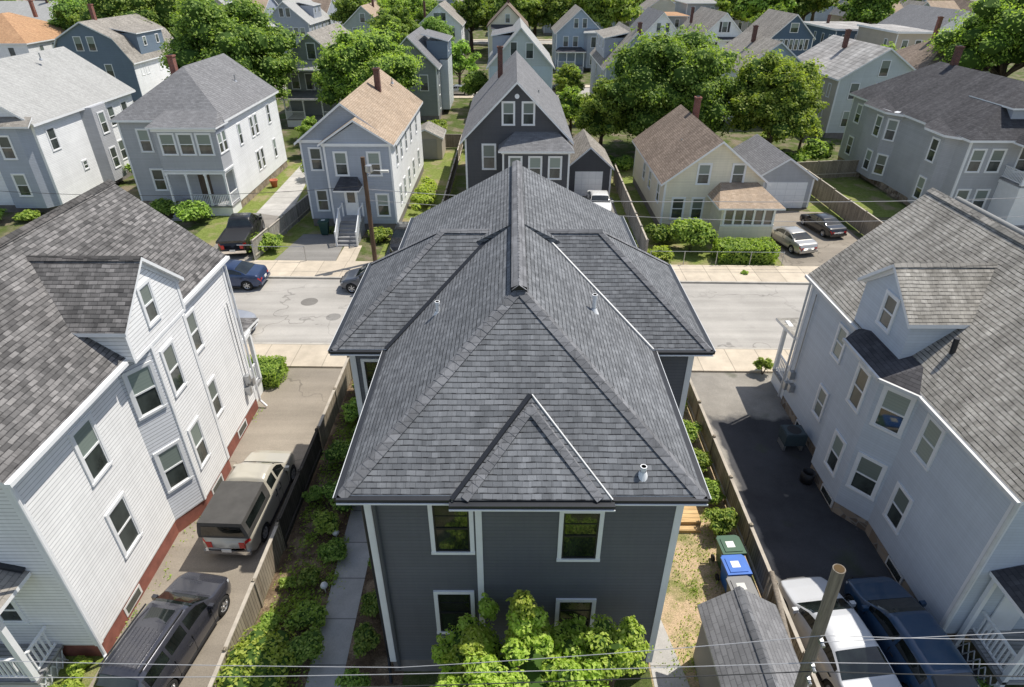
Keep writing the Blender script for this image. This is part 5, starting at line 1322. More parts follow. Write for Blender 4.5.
roof(C_, [[(1.6, -1.25, 6.3), (4.2, -1.25, 7.95), (4.2, 3.2, 7.95), (1.6, 3.2, 6.3)], [(4.2, -1.25, 7.95), (6.8, -1.25, 6.3), (6.8, 3.2, 6.3), (4.2, 3.2, 7.95)]], 'roof_tan', .14, 'front_gable_roof')
b = MB(); b.box(1.8, 6.6, -1.08, -1.0, 6.15, 6.35); b.box(-.1, 1.9, -.08, 0, 6.15, 6.35); b.box(1.88, 2.02, -1.03, -.98, .6, 6.2); b.box(6.4, 6.53, -1.03, -.98, .6, 6.2); b.box(0, .12, -.03, .01, .6, 6.2); b.build('trim', [M['white']], C_)
for x, z in ((3.0, 4.95), (5.3, 4.95), (5.6, 2.0)): window(C_, x, -1.0, z, 0, .8, 1.55)
b = MB(); b.box(2.9, 3.85, -1.05, -1.0, 1.25, 3.3); d_ = b.build('door', [M['white']], C_)
b = MB(); b.box(3.1, 3.65, -1.065, -1.05, 2.2, 3.05); b.build('door_pane', [M['glass']], d_)
b = MB(); b.box(2.7, 4.1, -2.2, -1.0, 0, 1.22)
for i in range(6): b.box(2.7, 4.1, -2.2-.28*(i+1), -2.2-.28*i-.001, 0, 1.22-.19*(i+1))
b.build('front_steps', [M['deckgrey']], C_)
b = MB()
for x in (2.68, 4.12):
    b.bar((x, -1.0, 2.1), (x, -2.2, 2.1), .06, .08); b.bar((x, -2.2, 2.1), (x, -3.9, 1.0), .06, .08)
    for y in (-1.1, -2.2): b.box(x-.05, x+.05, y-.05, y+.05, 1.2, 2.2)
    b.box(x-.05, x+.05, -3.9, -3.8, 0, 1.1)
    for i in range(12): yy = -2.25-.13*i; zz = 2.1-.65*(.13*i+.05); b.box(x-.02, x+.02, yy-.02, yy+.02, zz-.85, zz)
b.build('stair_railing', [M['white']], C_)
roof(C_, [[(2.5, -2.3, 3.45), (4.3, -2.3, 3.45), (4.0, -1.0, 4.05), (2.8, -1.0, 4.05)], [(2.5, -1.0, 3.45), (2.5, -2.3, 3.45), (2.8, -1.0, 4.05)], [(4.3, -2.3, 3.45), (4.3, -1.0, 3.45), (4.0, -1.0, 4.05)]], 'roof_dark', .1, 'door_canopy')
ventpipe(C_, 4.6, 12.5, 8.1, .4)
bin_('dark green wheelie bin at the left of the white front steps across the street', -13.6, 42.6, 'bin_dkgreen', 'bin_dkgreen')

I_ = house('house', 'charcoal gabled house with grey roof right behind the large foreground roof', -3.4, 45.3, 7.4, 16.5, 6.35, 10.05, 'sid_charcoal', 'roof_mid', oh=.35,
      fw=[(3.1, 7.9, .75, 1.45), (4.5, 7.9, .75, 1.45), (1.7, 4.9, .85, 1.7)], lw=[(3, 4.8), (7, 4.8), (11, 4.8)], rw=[(3, 4.8), (9, 4.8)], detail=1, chim=(2.35, 11.0, 8.6, 11.0))
b = MB(); b.box(2.7, 7.42, -1.4, 0, .6, 5.7); b.build('front_bay', [M['sid_charcoal']], I_)
corners(I_, 2.7, 7.42, -1.4, 0, .6, 5.6, which='ab'); b = MB(); b.box(2.6, 7.5, -1.5, -1.4, 5.5, 5.75); b.build('trim', [M['white']], I_)
for x in (3.6, 5.0, 6.4): window(I_, x, -1.4, 4.5, 0, .8, 1.5)
roof(I_, [[(2.4, -1.75, 5.75), (7.7, -1.75, 5.75), (6.6, .05, 6.7), (3.6, .05, 6.7)], [(2.4, .05, 5.75), (2.4, -1.75, 5.75), (3.6, .05, 6.7)], [(7.7, -1.75, 5.75), (7.7, .05, 5.75), (6.6, .05, 6.7)]], 'roof_mid', .12, 'bay_roof')
b = MB(); b.tube((3.7, -.38, 9.1), (3.7, -.3, 9.1), .16, .16, 12); b.build('gable_vent', [M['white']], I_)
ventpipe(I_, 5.4, 5.5, 8.2, .35)

Z_ = house('house', 'cream yellow house with brown roof and glazed front porch, across the street', 10.8, 43.2, 7.0, 12.0, 3.95, 6.65, 'sid_cream', 'roof_brown', oh=.35,
      fw=[(2.6, 4.3, .8, 1.35), (5.0, 4.3, .8, 1.35), (1.1, 1.8, .8, 1.5), (2.5, 1.8, .75, 1.5)], lw=[(1.8, 2.4, .7, 1.3), (5.0, 2.4, .7, 1.3), (7.4, 2.4, .7, 1.3)], detail=1, chim=(4.0, 9.2, 6.0, 7.8), chimmat='brick')
b = MB(); b.box(3.5, 7.2, -2.5, -.01, .5, 1.5); b.box(3.5, 7.2, -2.5, -.01, 2.65, 2.85); b.box(3.5, 3.7, -2.5, -.01, 1.5, 2.65); b.build('front_porch', [M['sid_cream']], Z_)
b = MB(); b.box(3.55, 7.15, -2.45, 0, 0, .5); b.build('foundation', [M['found']], Z_)
b = MB(); b.box(3.75, 7.14, -2.42, -.3, 1.5, 2.64); b.build('porch_glazing', [M['screen']], Z_)
b = MB()
for i in range(6): x = 3.7+.68*i; b.box(x-.07, x+.07, -2.52, -2.4, 1.5, 2.66)
b.box(3.5, 7.22, -2.53, -2.4, 1.42, 1.55); b.box(3.4, 7.3, -2.6, -2.48, 2.62, 2.85)
for y in (-1.9, -1.1, -.3): b.box(7.08, 7.22, y-.05, y+.05, 1.5, 2.66)
b.build('porch_mullions', [M['white']], Z_)
roof(Z_, [[(3.1, -2.95, 2.85), (7.6, -2.95, 2.85), (6.5, .05, 3.75), (3.9, .05, 3.75)], [(3.1, .05, 2.85), (3.1, -2.95, 2.85), (3.9, .05, 3.75)], [(7.6, -2.95, 2.85), (7.6, .05, 2.85), (6.5, .05, 3.75)]], 'roof_tan', .12, 'porch_roof')
ventpipe(Z_, 2.0, 4.8, 5.2, .35)
def garage(label, x, y, W, L, ze, zr, sid, rf, dw=2.6, base=0):
    t = house('garage', label, x, y, W, L, ze, zr, sid, rf, oh=.2, cat='garage', z0=.1)
    b = MB(); c = W/2+base; b.box(c-dw/2, c+dw/2, -.03, .0, .05, 2.15); d = b.build('garage_door', [M['white']], t)
    b = MB()
    for i in range(1, 4): b.box(c-dw/2, c+dw/2, -.035, -.03, .05+.52*i-.012, .05+.52*i+.012)
    for i in range(1, 4): b.box(c-dw/2+dw*i/4-.01, c-dw/2+dw*i/4+.01, -.034, -.03, .05, 2.15)
    b.build('door_joint', [M['soffit']], d); return t
garage('grey gabled garage with wide white door behind the yellow house', 19.2, 48.4, 4.6, 7.5, 2.6, 4.1, 'sid_grey', 'roof_mid', 3.2, .25)
garage('small charcoal garage with white door between the charcoal house and the fence', 4.5, 51.2, 3.7, 6.0, 2.6, 4.2, 'sid_charcoal', 'roof_greybrown', 2.3)
sh2 = house('garden_shed', 'grey garden shed with pale gable roof behind the tan-roofed house', -10.2, 62.6, 3.2, 3.4, 2.2, 3.0, 'sid_tan', 'roof_greybrown', cat='shed', z0=.05, oh=.15, trim=None)
b = MB(); b.box(.5, 2.7, -.04, 0, .1, 2.0); b.build('door', [M['shed_wall']], sh2)

Y_ = house('house', 'broad bluish house with dark hip roof, side bays and stacked porches at the right', 32.3, 44.6, 10.0, 17.6, 6.4, 9.6, 'sid_grey', 'roof_dark', kind='hip', oh=.35, ha=4.4, hb=3.5,
      fw=[(.8, 4.9), (2.2, 4.9), (.8, 2.0), (2.2, 2.0)], lw=[(16.0, 4.9), (12.9, 4.9), (16.0, 2.0), (12.9, 2.0)], found='stone', detail=1, chim=(5.1, 12.6, 8.8, 11.0))
b = MB(); b.prism([(.1, 8.0), (.1, 13.8), (-.7, 13.2), (-.7, 10.0), (-.0, 8.9)], .6, 6.35); b.build('bay', [M['sid_grey']], Y_)
for z in (4.9, 2.0): window(Y_, -.7, 11.0, z, R(-90), .85, 1.6); window(Y_, -.36, 9.42, z, R(-57), .8, 1.6)
b = MB(); b.prism([(.1, 1.2), (.1, 4.8), (-.55, 3.9), (-.55, 2.0)], .6, 6.35); b.build('bay', [M['sid_grey']], Y_)
for z in (4.9, 2.0): window(Y_, -.56, 2.95, z, R(-90), .8, 1.6)
roof(Y_, [[(-.35, 14.3, 6.36), (-1.1, 13.5, 6.3), (-1.1, 9.7, 6.3), (-.35, 8.3, 6.36), (.6, 8.3, 6.95), (.6, 14.3, 6.95)]], 'roof_dark', .16, 'bay_roof')
roof(Y_, [[(-.35, 5.2, 6.36), (-.95, 4.2, 6.3), (-.95, 1.7, 6.3), (-.35, .6, 6.36), (.6, .6, 6.95), (.6, 5.2, 6.95)]], 'roof_dark', .16, 'bay_roof')
porch(Y_, 3.0, 9.8, -2.2, 0, .9, 3.6, 3, rf=None, steps=0, sides='lr')
porch(Y_, 3.0, 9.8, -2.2, 0, 3.75, 6.3, 3, rf='roof_dark', rise=.6, sides='lr')
for x in (4.2, 6.0, 7.8): window(Y_, x, 0, 5.0, 0, .85, 1.7); window(Y_, x, 0, 2.2, 0, .85, 1.7)
b = MB(); b.box(3.0, 6.4, 1.2, 4.4, 6.6, 8.35); b.build('dormer', [M['sid_bluegrey']], Y_)
roof(Y_, hip_polys(3.0, 6.4, 1.2, 5.6, 8.3, 9.25, .3, hb=.01), 'roof_dark', .12, 'dormer_roof'); window(Y_, 4.7, 1.2, 7.6, 0, .8, 1.0)

bush('round yellow-green shrub before the left porch house across the street', -24.0, 44.7, 1.35, 2.0, 71, 'leafbright', K=34, N=80, ls=.2)
bush('darker low shrub left of the porch posts across the street', -27.0, 46.3, 1.1, 1.4, 72, 'leaf', K=22, N=70, ls=.2)
bush('loose green shrub by the fence at the street end of the black pickup', -16.9, 39.6, 1.2, 1.3, 73, 'leafbright', K=26, N=70, ls=.18)
bush('weedy shrub to the right of the white front steps', -9.4, 41.5, 1.0, .9, 74, 'leafbright', K=20, N=60, ls=.18)
bush('long overgrown plant bed along the right wall of the tan-roofed house', -7.2, 50.5, 1.0, 1.3, 75, 'leaflime', K=36, N=70, ls=.2, ry=5)
bush('tall round bright shrub in front of the cream house porch', 12.2, 39.7, 1.75, 2.6, 76, 'leafbright', K=46, N=90, ls=.19, ry=1.4)
bush('dark juniper-like shrub against the cream house wall', 10.3, 41.2, 1.2, 1.4, 77, 'leaf', K=24, N=70, ls=.19)
bush('small lime shrub at the corner of the fence by the pavement', 9.9, 38.4, .9, .9, 78, 'leaflime', K=18, N=60, ls=.18)
hedge('low bright hedge under the glazed porch of the cream house', 13.6, 17.4, 37.5, 39.3, 1.15, 79, 'leafbright', ls=.14, dens=150)
bush('small weed tuft growing in the far pavement', 14.8, 35.9, .35, .3, 80, 'leafbright', K=8, N=40, ls=.12, name='weed_tuft')
bush('green bush behind the garage of the cream house', 26.3, 59, 1.5, 2.0, 81, 'leafbright', K=26, N=60, ls=.25)
bush('larger green bush by the corner of the broad blue-grey house', 29.3, 60.5, 1.7, 3.0, 82, 'leafbright', K=30, N=60, ls=.25)
bush('shrub beneath the left edge white house bay', -39.5, 44.5, 1.4, 1.3, 83, 'leaf', K=22, N=60, ls=.2)
bush('low yellow-green shrub beside the left edge white house', -36.8, 45.2, 1.0, .8, 84, 'leafbright', K=18, N=60, ls=.2)
bush('young shrub between the left edge white house and the porch house', -33.5, 55.5, 1.0, 2.4, 85, 'leafbright', K=20, N=60, ls=.22)
bush('dark shrub in the garden left of the tan-roofed house', -17.8, 56, 1.5, 2.2, 86, 'leaf', K=24, N=60, ls=.22)
bush('low plants along the white wall of the tan-roofed house', -6.4, 42.5, .7, .6, 87, 'leafbright', K=16, N=50, ls=.16, ry=2)
fence('fence', 'weathered board fence beside the black pickup truck across the street', [(-17.0, 37.9), (-16.0, 47.5), (-15.9, 60)], 1.35, 'fencegrey')
fence('fence', 'wooden fence left of the charcoal house behind the large roof', [(-5.3, 44), (-5.3, 67), (-12, 67.3)], 1.4, 'fence')
fence('fence', 'tall board fence between the small garage and the cream house', [(8.75, 37.6), (9.1, 55)], 1.6, 'fencegrey')
fence('fence', 'board fence between the cream house drive and the broad blue-grey house', [(25.6, 40.5), (25.5, 56), (32, 57)], 1.6, 'fence')
b = MB(); b.path([(9.0, 37.35, 1.0), (17.6, 37.2, 1.0)], .016); [b.tube((x, 37.35-.017*(x-9), 0), (x, 37.35-.017*(x-9), 1.02), .03, .03, 6) for x in (9, 11.2, 13.3, 15.5, 17.6)]
o = b.build('metal_railing', [M['rail']], uv=False); tag(o, 'thin metal pipe railing along the pavement before the cream house hedge', 'railing')
b = MB(); b.path([(-18.0, 37.8, 1.15), (-16.9, 37.8, 1.15)], .03); b.tube((-17.0, 37.8, 0), (-17.0, 37.8, 1.2), .05, .05, 6)
b.path([(-17.0, 37.7, 1.1), (-13.6, 37.7, 1.1)], .02); b.tube((-13.6, 37.7, 0), (-13.6, 37.7, 1.15), .04, .04, 6)
o = b.build('metal_railing', [M['rail']], uv=False); tag(o, 'thin metal pipe railing by the black pickup truck at the far pavement', 'railing')
# ================================================================== SECOND AND THIRD ROWS
def H2(lb, *a, **k): return house('house', lb, *a, **k)
W2 = lambda W, n=3, z=(5.0, 2.1): [(W*(i+.7)/(n+.4), q) for i in range(n) for q in z]
D = H2('grey-green gabled house with side dormer behind the garden shed, fronting the second street', -15.6, 80.2, 6.5, 13, 6.3, 9.5, 'sid_green', 'roof_mid', fw=[(1.6, 7.4, .8, 1.3), (4.9, 4.4, .9, 1.7), (1.8, 4.4, .9, 1.7)], rw=[(2, 4.6), (2, 1.9), (11, 4.6)])
b = MB(); b.box(6.5, 7.5, 4, 10, .6, 6.6); b.build('bay', [M['sid_palegreen']], D); dormer_shed(D, 5.0, 7.5, 4, 10, 6.5, 8.6, 1, 'sid_steel', 'roof_mid', .8, 2)
E_ = H2('white gabled house with dark triple attic window beyond the second street', -18.4, 135.5, 8.3, 13, 6.4, 9.9, 'sid_white2', 'roof_greybrown', fw=[(3.4, 7.7, .7, 1.3), (4.2, 7.7, .7, 1.3), (5.0, 7.7, .7, 1.3)]+W2(8.3), rw=[(3, 5), (8, 5), (3, 2), (8, 2)], chim=(.6, 6, 6, 10))
H2('tall blue-grey house at the top, beside the brown-trimmed one', -17.6, 160, 7.4, 12, 7.4, 10.2, 'sid_bluegrey', 'roof_greybrown', fw=W2(7.4, 2)+[(3.7, 8)], rw=[(3, 5), (8, 5), (3, 2), (8, 2)])
Gh = H2('cream gabled house with brown roof edge, top centre', -4.8, 133.2, 7.6, 12, 6.4, 10.0, 'sid_cream', 'roof_brown', fascia='bark', fw=[(3.8, 7.6, .8, 1.4)]+W2(7.6, 3), rw=[(3, 5), (8, 5)], chim=(3.9, 5, 9, 11.2))
roof(Gh, [[(.6, -1.4, 5.9), (6.9, -1.4, 5.9), (6.9, 0, 6.6), (.6, 0, 6.6)]], 'roof_dark', .1, 'pent_roof')
Hh = H2('very pale blue gabled house with left dormer, behind the charcoal house', -2.9, 80.8, 7.7, 14, 6.3, 10.45, 'sid_palegreen', 'roof_light', fw=[(3.0, 8.1, .7, 1.4), (4.9, 7.9, .8, 1.6)], lw=[(3, 4.6), (8, 4.6)], rw=[(4, 4.6)])
dormer_shed(Hh, .4, 3.4, 3.5, 10, 7.0, 9.2, -1, 'sid_bluegrey', 'roof_mid', .7, 2)
b = MB(); b.box(0, 7.7, -.012, 0, .62, 6.2); b.build('front_wall', [paint('pale_blue_wall', (.60, .68, .74), .7, .05)], Hh)
J_ = H2('blue gabled house with open front porch beyond the second street', 7.7, 121.8, 8.3, 12, 6.3, 10.0, 'sid_blue', 'roof_greybrown', fw=[(3.4, 7.7, .7, 1.4), (4.9, 7.7, .7, 1.4), (1.7, 4.8, .8, 1.6), (3.4, 4.8, .8, 1.6)], lw=[(4, 5), (8, 5)])
b = MB(); b.prism([(4.9, .1), (5.4, -1.1), (7.6, -1.1), (8.3, .1)], .6, 6.3); b.build('bay', [M['sid_bluegrey']], J_)
for z in (4.8, 2.0): window(J_, 6.5, -1.1, z, 0, .8, 1.6, detail=0)
roof(J_, [[(4.6, -1.5, 6.35), (8.5, -1.5, 6.35), (8.2, .05, 6.8), (5.0, .05, 6.8)]], 'roof_light', .12, 'bay_roof')
porch(J_, .2, 4.9, -2.4, 0, 1.0, 3.4, 4, rf='roof_dark', steps=2, sides='l')
K_ = H2('grey gabled house with long shed dormer and chimney, half hidden by the great dark tree', 11.2, 81, 6.9, 15, 6.2, 9.9, 'sid_bluegrey', 'roof_greybrown', fw=[(3.4, 7.6)]+W2(6.9, 2), lw=[(3, 4.6), (9, 4.6)], chim=(3.9, 1.6, 9.2, 10.8))
dormer_shed(K_, .2, 3.2, 4, 13, 6.6, 8.9, -1, 'sid_bluegrey', 'roof_greybrown', .8, 3)
H2('white-gabled house with grey roof peeking above the great dark tree', 20.1, 110, 7.2, 13, 6.4, 10.2, 'sid_white2', 'roof_mid', fw=[(3.0, 8.0, .6, 1.3), (4.4, 8.0, .6, 1.3)], lw=[(3, 5), (8, 5)])
Ph = H2('white house with dark shutters and grey-brown roof right of the great dark tree', 31.2, 114, 7.2, 16, 6.4, 9.9, 'sid_white2', 'roof_greybrown', fw=[(3.6, 7.8, .8, 1.5), (1.9, 4.8, .8, 1.5), (5.2, 4.8, .8, 1.5), (1.9, 2, .8, 1.5)], lw=[(3, 5), (8, 5)], shut=1, chim=(1.0, 12, 7.5, 10))
roof(Ph, [[(2.6, -1.0, 6.0), (6.6, -1.0, 6.0), (6.6, 0, 6.35), (2.6, 0, 6.35)]], 'roof_dark', .1, 'pent_roof')
Q = H2('light blue gabled house with grey-brown roof and slim chimney, above the bright round tree', 26.4, 77.5, 7.8, 12.6, 6.4, 9.3, 'sid_blue', 'roof_greybrown', fw=[(3.9, 7.3, .8, 1.4)]+W2(7.8, 3), lw=[(1.5, 4.8, .6, 1.3), (4, 4.8, .6, 1.3), (6.6, 4.8, .6, 1.3), (10, 4.8, .6, 1.3), (4, 2, .6, 1.3), (8, 2, .6, 1.3)], chim=(3.0, 6.5, 8.6, 10.4))
b = MB(); b.box(-.015, 0, .1, 12.5, .62, 6.2); b.build('side_wall', [M['sid_palegreen']], Q)
Rh = H2('navy blue gabled house with row of porch windows, upper right', 42.8, 114, 7.0, 13, 6.4, 9.7, 'sid_navy', 'roof_greybrown', fw=[(3.5, 7.7, 1.2, 1.3)]+[(.9+.85*i, 5.2, .5, 1.5) for i in range(7)], lw=[(4, 5)])
H2('dark blue flat-roofed building with white window frames, upper right', 58.0, 124, 10.5, 16, 6.5, 6.8, 'sid_navy', 'roof_pale', kind='flat', fw=W2(10.5, 4), lw=[(2, 4.8), (5, 4.8), (8.5, 4.8), (12, 4.8), (2, 2), (5, 2), (8.5, 2)], chim=(3.5, 12, 6.5, 8.2))
T = H2('pale house with weathered metal-grey roof and brick chimney, right of the bright round tree', 35.2, 71.8, 9.0, 13.4, 6.4, 9.3, 'sid_palegreen', 'roof_pale', fw=[(4.5, 7.3, .85, 1.5)]+W2(9, 3), lw=[(1.8, 4.8, .6, 1.3), (3.6, 4.8, .6, 1.3), (5.6, 4.8, .6, 1.3), (9.5, 4.8, .6, 1.3), (2.4, 2, .6, 1.3), (5.6, 2, .6, 1.3), (9.5, 2, .6, 1.3)], chim=(3.2, 7.4, 8.5, 10.4), rw=[(3, 5)])
b = MB(); b.box(-.015, 0, .1, 13.3, .62, 6.2); b.build('side_wall', [M['sid_tan']], T)
H2('brown-roofed low house with chimney behind the broad blue-grey house', 50.5, 82.5, 9.6, 12, 5.6, 8.6, 'sid_cream', 'roof_brown', kind='hip', fw=W2(9.6, 3, (4.6, 1.9)), lw=[(3, 4.4), (8, 4.4)], chim=(4.5, 7.4, 7.6, 11.0), chimmat='brick')
H2('white two-storey house with grey roof left of the big right-hand tree', 68.0, 112, 9, 17, 7.4, 10.4, 'sid_white2', 'roof_mid', fw=W2(9, 3), lw=[(2, 5.6), (6, 5.6), (10, 5.6), (2, 2.6), (6, 2.6)])
H2('narrow grey shingled building with pale roof, upper right', 60.8, 109, 5.6, 13, 7.4, 7.6, 'sid_tan', 'roof_pale', kind='flat', fw=[(1.5, 5.6), (3.6, 5.6), (1.5, 2.6)], lw=[(3, 5.5)])
# gambrel
def gambrel(label, x, y, W, L, ze, zb, zr, sid, rf, inx=1.7):
    t = thing('house', label, 'house', (x, y, 0)); b = MB()
    F = [(0, .6), (W, .6), (W, ze), (W-inx, zb-.1), (W/2, zr-.15), (inx, zb-.1), (0, ze)]
    b.poly([(p, 0, z) for p, z in F]); b.poly([(p, L, z) for p, z in reversed(F)])
    b.poly([(W, 0, .6), (W, L, .6), (W, L, ze), (W, 0, ze)]); b.poly([(0, L, .6), (0, 0, .6), (0, 0, ze), (0, L, ze)]); b.build('wall', [M[sid]], t)
    b = MB(); b.box(.05, W-.05, .05, L-.05, 0, .6); b.build('foundation', [M['found']], t)
    P = [(-.35, ze-.1), (inx-.1, zb), (W/2, zr), (W-inx+.1, zb), (W+.35, ze-.1)]
    roof(t, [[(p[0], -.3, p[1]), (q[0], -.3, q[1]), (q[0], L+.3, q[1]), (p[0], L+.3, p[1])] for p, q in zip(P, P[1:])], rf, .15); return t
BB = gambrel('steel blue gambrel-roofed house with a side dormer, upper left', -61.0, 89.5, 10.5, 14, 5.4, 8.3, 10.2, 'sid_steel', 'roof_greybrown')
for q in ((4.2, 7.6), (5.9, 7.6), (7.2, 4.3), (3, 4.3)): window(BB, q[0], 0, q[1], 0, .85, 1.6, detail=0)
for q in ((2, 4.3), (3.3, 4.3), (7, 4.3)): window(BB, 10.5, q[0], q[1], R(90), .7, 1.4, detail=0)
dormer_shed(BB, 7.4, 10.4, 3, 10, 5.8, 8.6, 1, 'sid_steel', 'roof_greybrown', .7, 2); chimney(BB, 5.2, 3.5, 9.6, 12, mat='brick')
b = MB(); b.box(10.5, 10.515, .1, 13.9, .62, 5.2); b.build('side_wall', [M['sid_white2']], BB)
H2('white house with bright orange-tan hip roof, upper left corner', -86.5, 101.5, 14.3, 16, 6.4, 9.9, 'sid_white2', 'roof_orange', kind='hip', fw=W2(14, 4), rw=[(3, 5), (6, 5), (11, 5)], chim=(9, 12, 9, 11.4), chimmat='brick')
H2('pale-roofed house behind the orange roof, top left', -98, 128, 15, 15, 6.8, 10.2, 'sid_white2', 'roof_light', axis='x', fw=W2(15, 4), rw=[(5, 5), (9, 5)], chim=(9, 7, 9, 12))
FF = H2('grey gabled house with pent roof and open porch between two round trees', -27.0, 79, 7.0, 14, 7.1, 9.95, 'sid_green', 'roof_greybrown', fw=[(3.6, 8.0, .9, 1.6), (1.2, 4.7), (2.9, 4.7, .9, 1.7), (4.3, 4.7, .9, 1.7), (5.8, 4.7)], rw=[(3, 5), (9, 5)])
roof(FF, [[(-.2, -1.5, 6.2), (7.2, -1.5, 6.2), (7.2, 0, 7.0), (-.2, 0, 7.0)]], 'roof_light', .14, 'pent_roof')
porch(FF, .1, 6.9, -2.4, 0, .9, 3.2, 4, rf='roof_mid', steps=1)
EE = H2('bluish gabled house with paired attic windows, top left of centre', -50.0, 139.5, 9.0, 17, 6.3, 10.1, 'sid_bluegrey', 'roof_light', fw=[(3.9, 8.1, .8, 1.5), (5.2, 8.1, .8, 1.5), (1.3, 4.6), (3.6, 4.6), (5.2, 4.6), (6.3, 4.6), (7.6, 4.6)], rw=[(2, 4.8), (4, 4.8), (7, 4.8), (10, 4.8), (13, 4.8)])
dormer_shed(EE, 6.0, 8.6, 6, 12, 6.6, 9.0, 1, 'sid_bluegrey', 'roof_light', .7, 2)
GG = H2('sage green gabled house with single arched attic window behind the round tree', -33.0, 135, 7.8, 15, 6.3, 9.6, 'sid_sage', 'roof_tan', fw=[(3.9, 7.5, .9, 1.5)]+W2(7.8, 2), rw=[(3, 5), (6, 5), (9, 5)], chim=(4.6, 8, 8.8, 11))
H2('white house with broad pale roof slope, top left between the trees', -52.5, 112, 9, 15, 6.8, 9.9, 'sid_white2', 'roof_light', rw=[(3, 5), (8, 5)], fw=W2(9, 2))
H2('flat orange-brown roofed grey building at the top, centre right', 28.5, 158, 11, 12, 6.5, 6.9, 'sid_grey', 'roof_orange', kind='hip', fw=W2(11, 3), oh=.4)
H2('three-storey grey house with stacked porches at the top, centre right', 41, 166, 7.5, 12, 8.6, 10.2, 'sid_grey', 'roof_light', kind='hip', fw=[(1.5, 7), (4, 7), (6, 7), (1.5, 4.2), (4, 4.2), (6, 4.2)])
H2('long grey building with pale flat roof at the top right of centre', 51, 176, 13, 14, 7.6, 8, 'sid_grey', 'roof_pale', kind='flat', fw=W2(13, 5, (5.8, 3)))
for i, (x, rf, sd) in enumerate(((77, 'roof_mid', 'sid_tan'), (83.2, 'roof_tan', 'sid_grey'), (89.6, 'roof_greybrown', 'sid_grey'), (96, 'roof_tan', 'sid_white2'), (102.5, 'roof_brown', 'sid_grey'))):
    h = H2(('leftmost grey-roofed', 'tan-roofed second', 'grey-brown middle', 'tan-roofed fourth', 'brown-roofed rightmost')[i]+' house of the tight row at the upper right horizon', x, 158, 5.8, 12, 6.6, 9.4, sd, rf, fw=W2(5.8, 2), axis='x' if i % 2 else 'y', group='tight row of gabled houses at the upper right')
H2('dark red-brown little house beside the shuttered white house', 38.6, 150, 5, 8, 4.5, 6.8, 'sid_tan', 'roof_orange', kind='hip', fw=[(1.5, 3), (3.5, 3)])
# far rows that fill the top edge
rng = random.Random(99)
cols = [('sid_white2', 'white'), ('sid_grey', 'grey'), ('sid_bluegrey', 'blue-grey'), ('sid_cream', 'cream'), ('sid_sage', 'sage'), ('sid_blue', 'blue'), ('sid_tan', 'tan')]
rfs = [('roof_mid', 'mid-grey'), ('roof_light', 'pale grey'), ('roof_greybrown', 'grey-brown'), ('roof_brown', 'brown'), ('roof_tan', 'tan'), ('roof_dark', 'dark')]
place = lambda q: 'far left' if q < -.5 else 'left' if q < -.25 else 'centre left' if q < 0 else 'centre right' if q < .25 else 'right' if q < .5 else 'far right'
used = {}
def filler(Y, x0, x1, step, lab):
    x = x0
    k = 0
    while x < x1:
        W = rng.uniform(7, 9); s = rng.choice(cols); r_ = rng.choice(rfs); k += 1
        base = f'{s[1]} house with {r_[1]} roof, {lab} row, {place(x/Y)} of the top edge'
        used[base] = used.get(base, 0)+1
        if used[base] > 1: base = base.replace(' house with', (' gabled', ' narrow', ' second', ' third', ' fourth')[min(4, used[base]-2)]+' house with')
        h = H2(base, x, Y+rng.uniform(-1.5, 2), W, rng.uniform(11, 14), rng.uniform(6, 6.8), rng.uniform(9.2, 10.3), s[0], r_[0], axis=rng.choice('yyx'), fw=W2(W, 2), chim=(W*.45, 5, 8.5, 11) if rng.random() < .5 else None)
        x += W+rng.uniform(3, 6.5)
filler(181, -150, -24, 0, 'farther'); filler(183, -4, 70, 0, 'farther'); filler(183, 112, 150, 0, 'farther')
filler(143, -150, -108, 0, 'near'); filler(150, 86+30, 150, 0, 'near')
filler(214, -165, 165, 0, 'farthest'); filler(160, -76, -46, 0, 'middle')
filler(78, -120, -75, 0, 'second')
# ================================================================== TREES
tree('leafy_tree', 'huge dense dark green tree behind the house with the glazed upper porch', -30.6, 74, 7.0, 6.6, 7.8, 101, 'leaf', K=125, N=120, ls=.42)
tree('leafy_tree', 'dense green tree filling the gap above the steel blue gambrel house', -59, 110, 9, 6, 8.5, 102, 'leaf', K=110, N=100, ls=.5)
tree('leafy_tree', 'second dense green tree at the top left, left of the gambrel house tree', -71, 118, 7, 5, 7.5, 103, 'leaf', K=80, N=90, ls=.5)
tree('leafy_tree', 'big round green tree behind the tan-roofed house', -15.6, 72, 5.7, 5.2, 6.4, 104, 'leafbright', K=105, N=120, ls=.38)
tree('leafy_tree', 'greatest dark green tree, right of the charcoal house', 15.6, 65, 6.8, 7.0, 5.8, 105, 'leaf', K=170, N=130, ls=.38)
tree('leafy_tree', 'smaller light green tree left of the greatest dark tree', 8.9, 64, 3.0, 4.0, 4.2, 106, 'leafbright', K=50, N=100, ls=.34)
tree('leafy_tree', 'bright yellow-green round tree behind the cream house garage', 25.0, 62, 4.9, 4.9, 5.3, 118, 'leafbright', K=150, N=120, ls=.36)
tree('leafy_tree', 'large bright green tree in the upper right corner', 60, 82, 8.0, 6.4, 9.2, 108, 'leafbright', K=120, N=120, ls=.42)
tree('leafy_tree', 'darker green tree at the right edge beside the large bright one', 63, 74, 5.5, 5.0, 5.8, 109, 'leaf', K=80, N=110, ls=.4)
tree('leafy_tree', 'small bright tree beside the second street, right of the grey-green house', -8.0, 100, 2.9, 3.2, 4.3, 110, 'leafbright', K=45, N=90, ls=.36)
tree('leafy_tree', 'conifer-like dark tree behind the grey-green house', -21, 118, 3.4, 4.6, 5.8, 111, 'leaf', K=50, N=90, ls=.42, cone=.5)
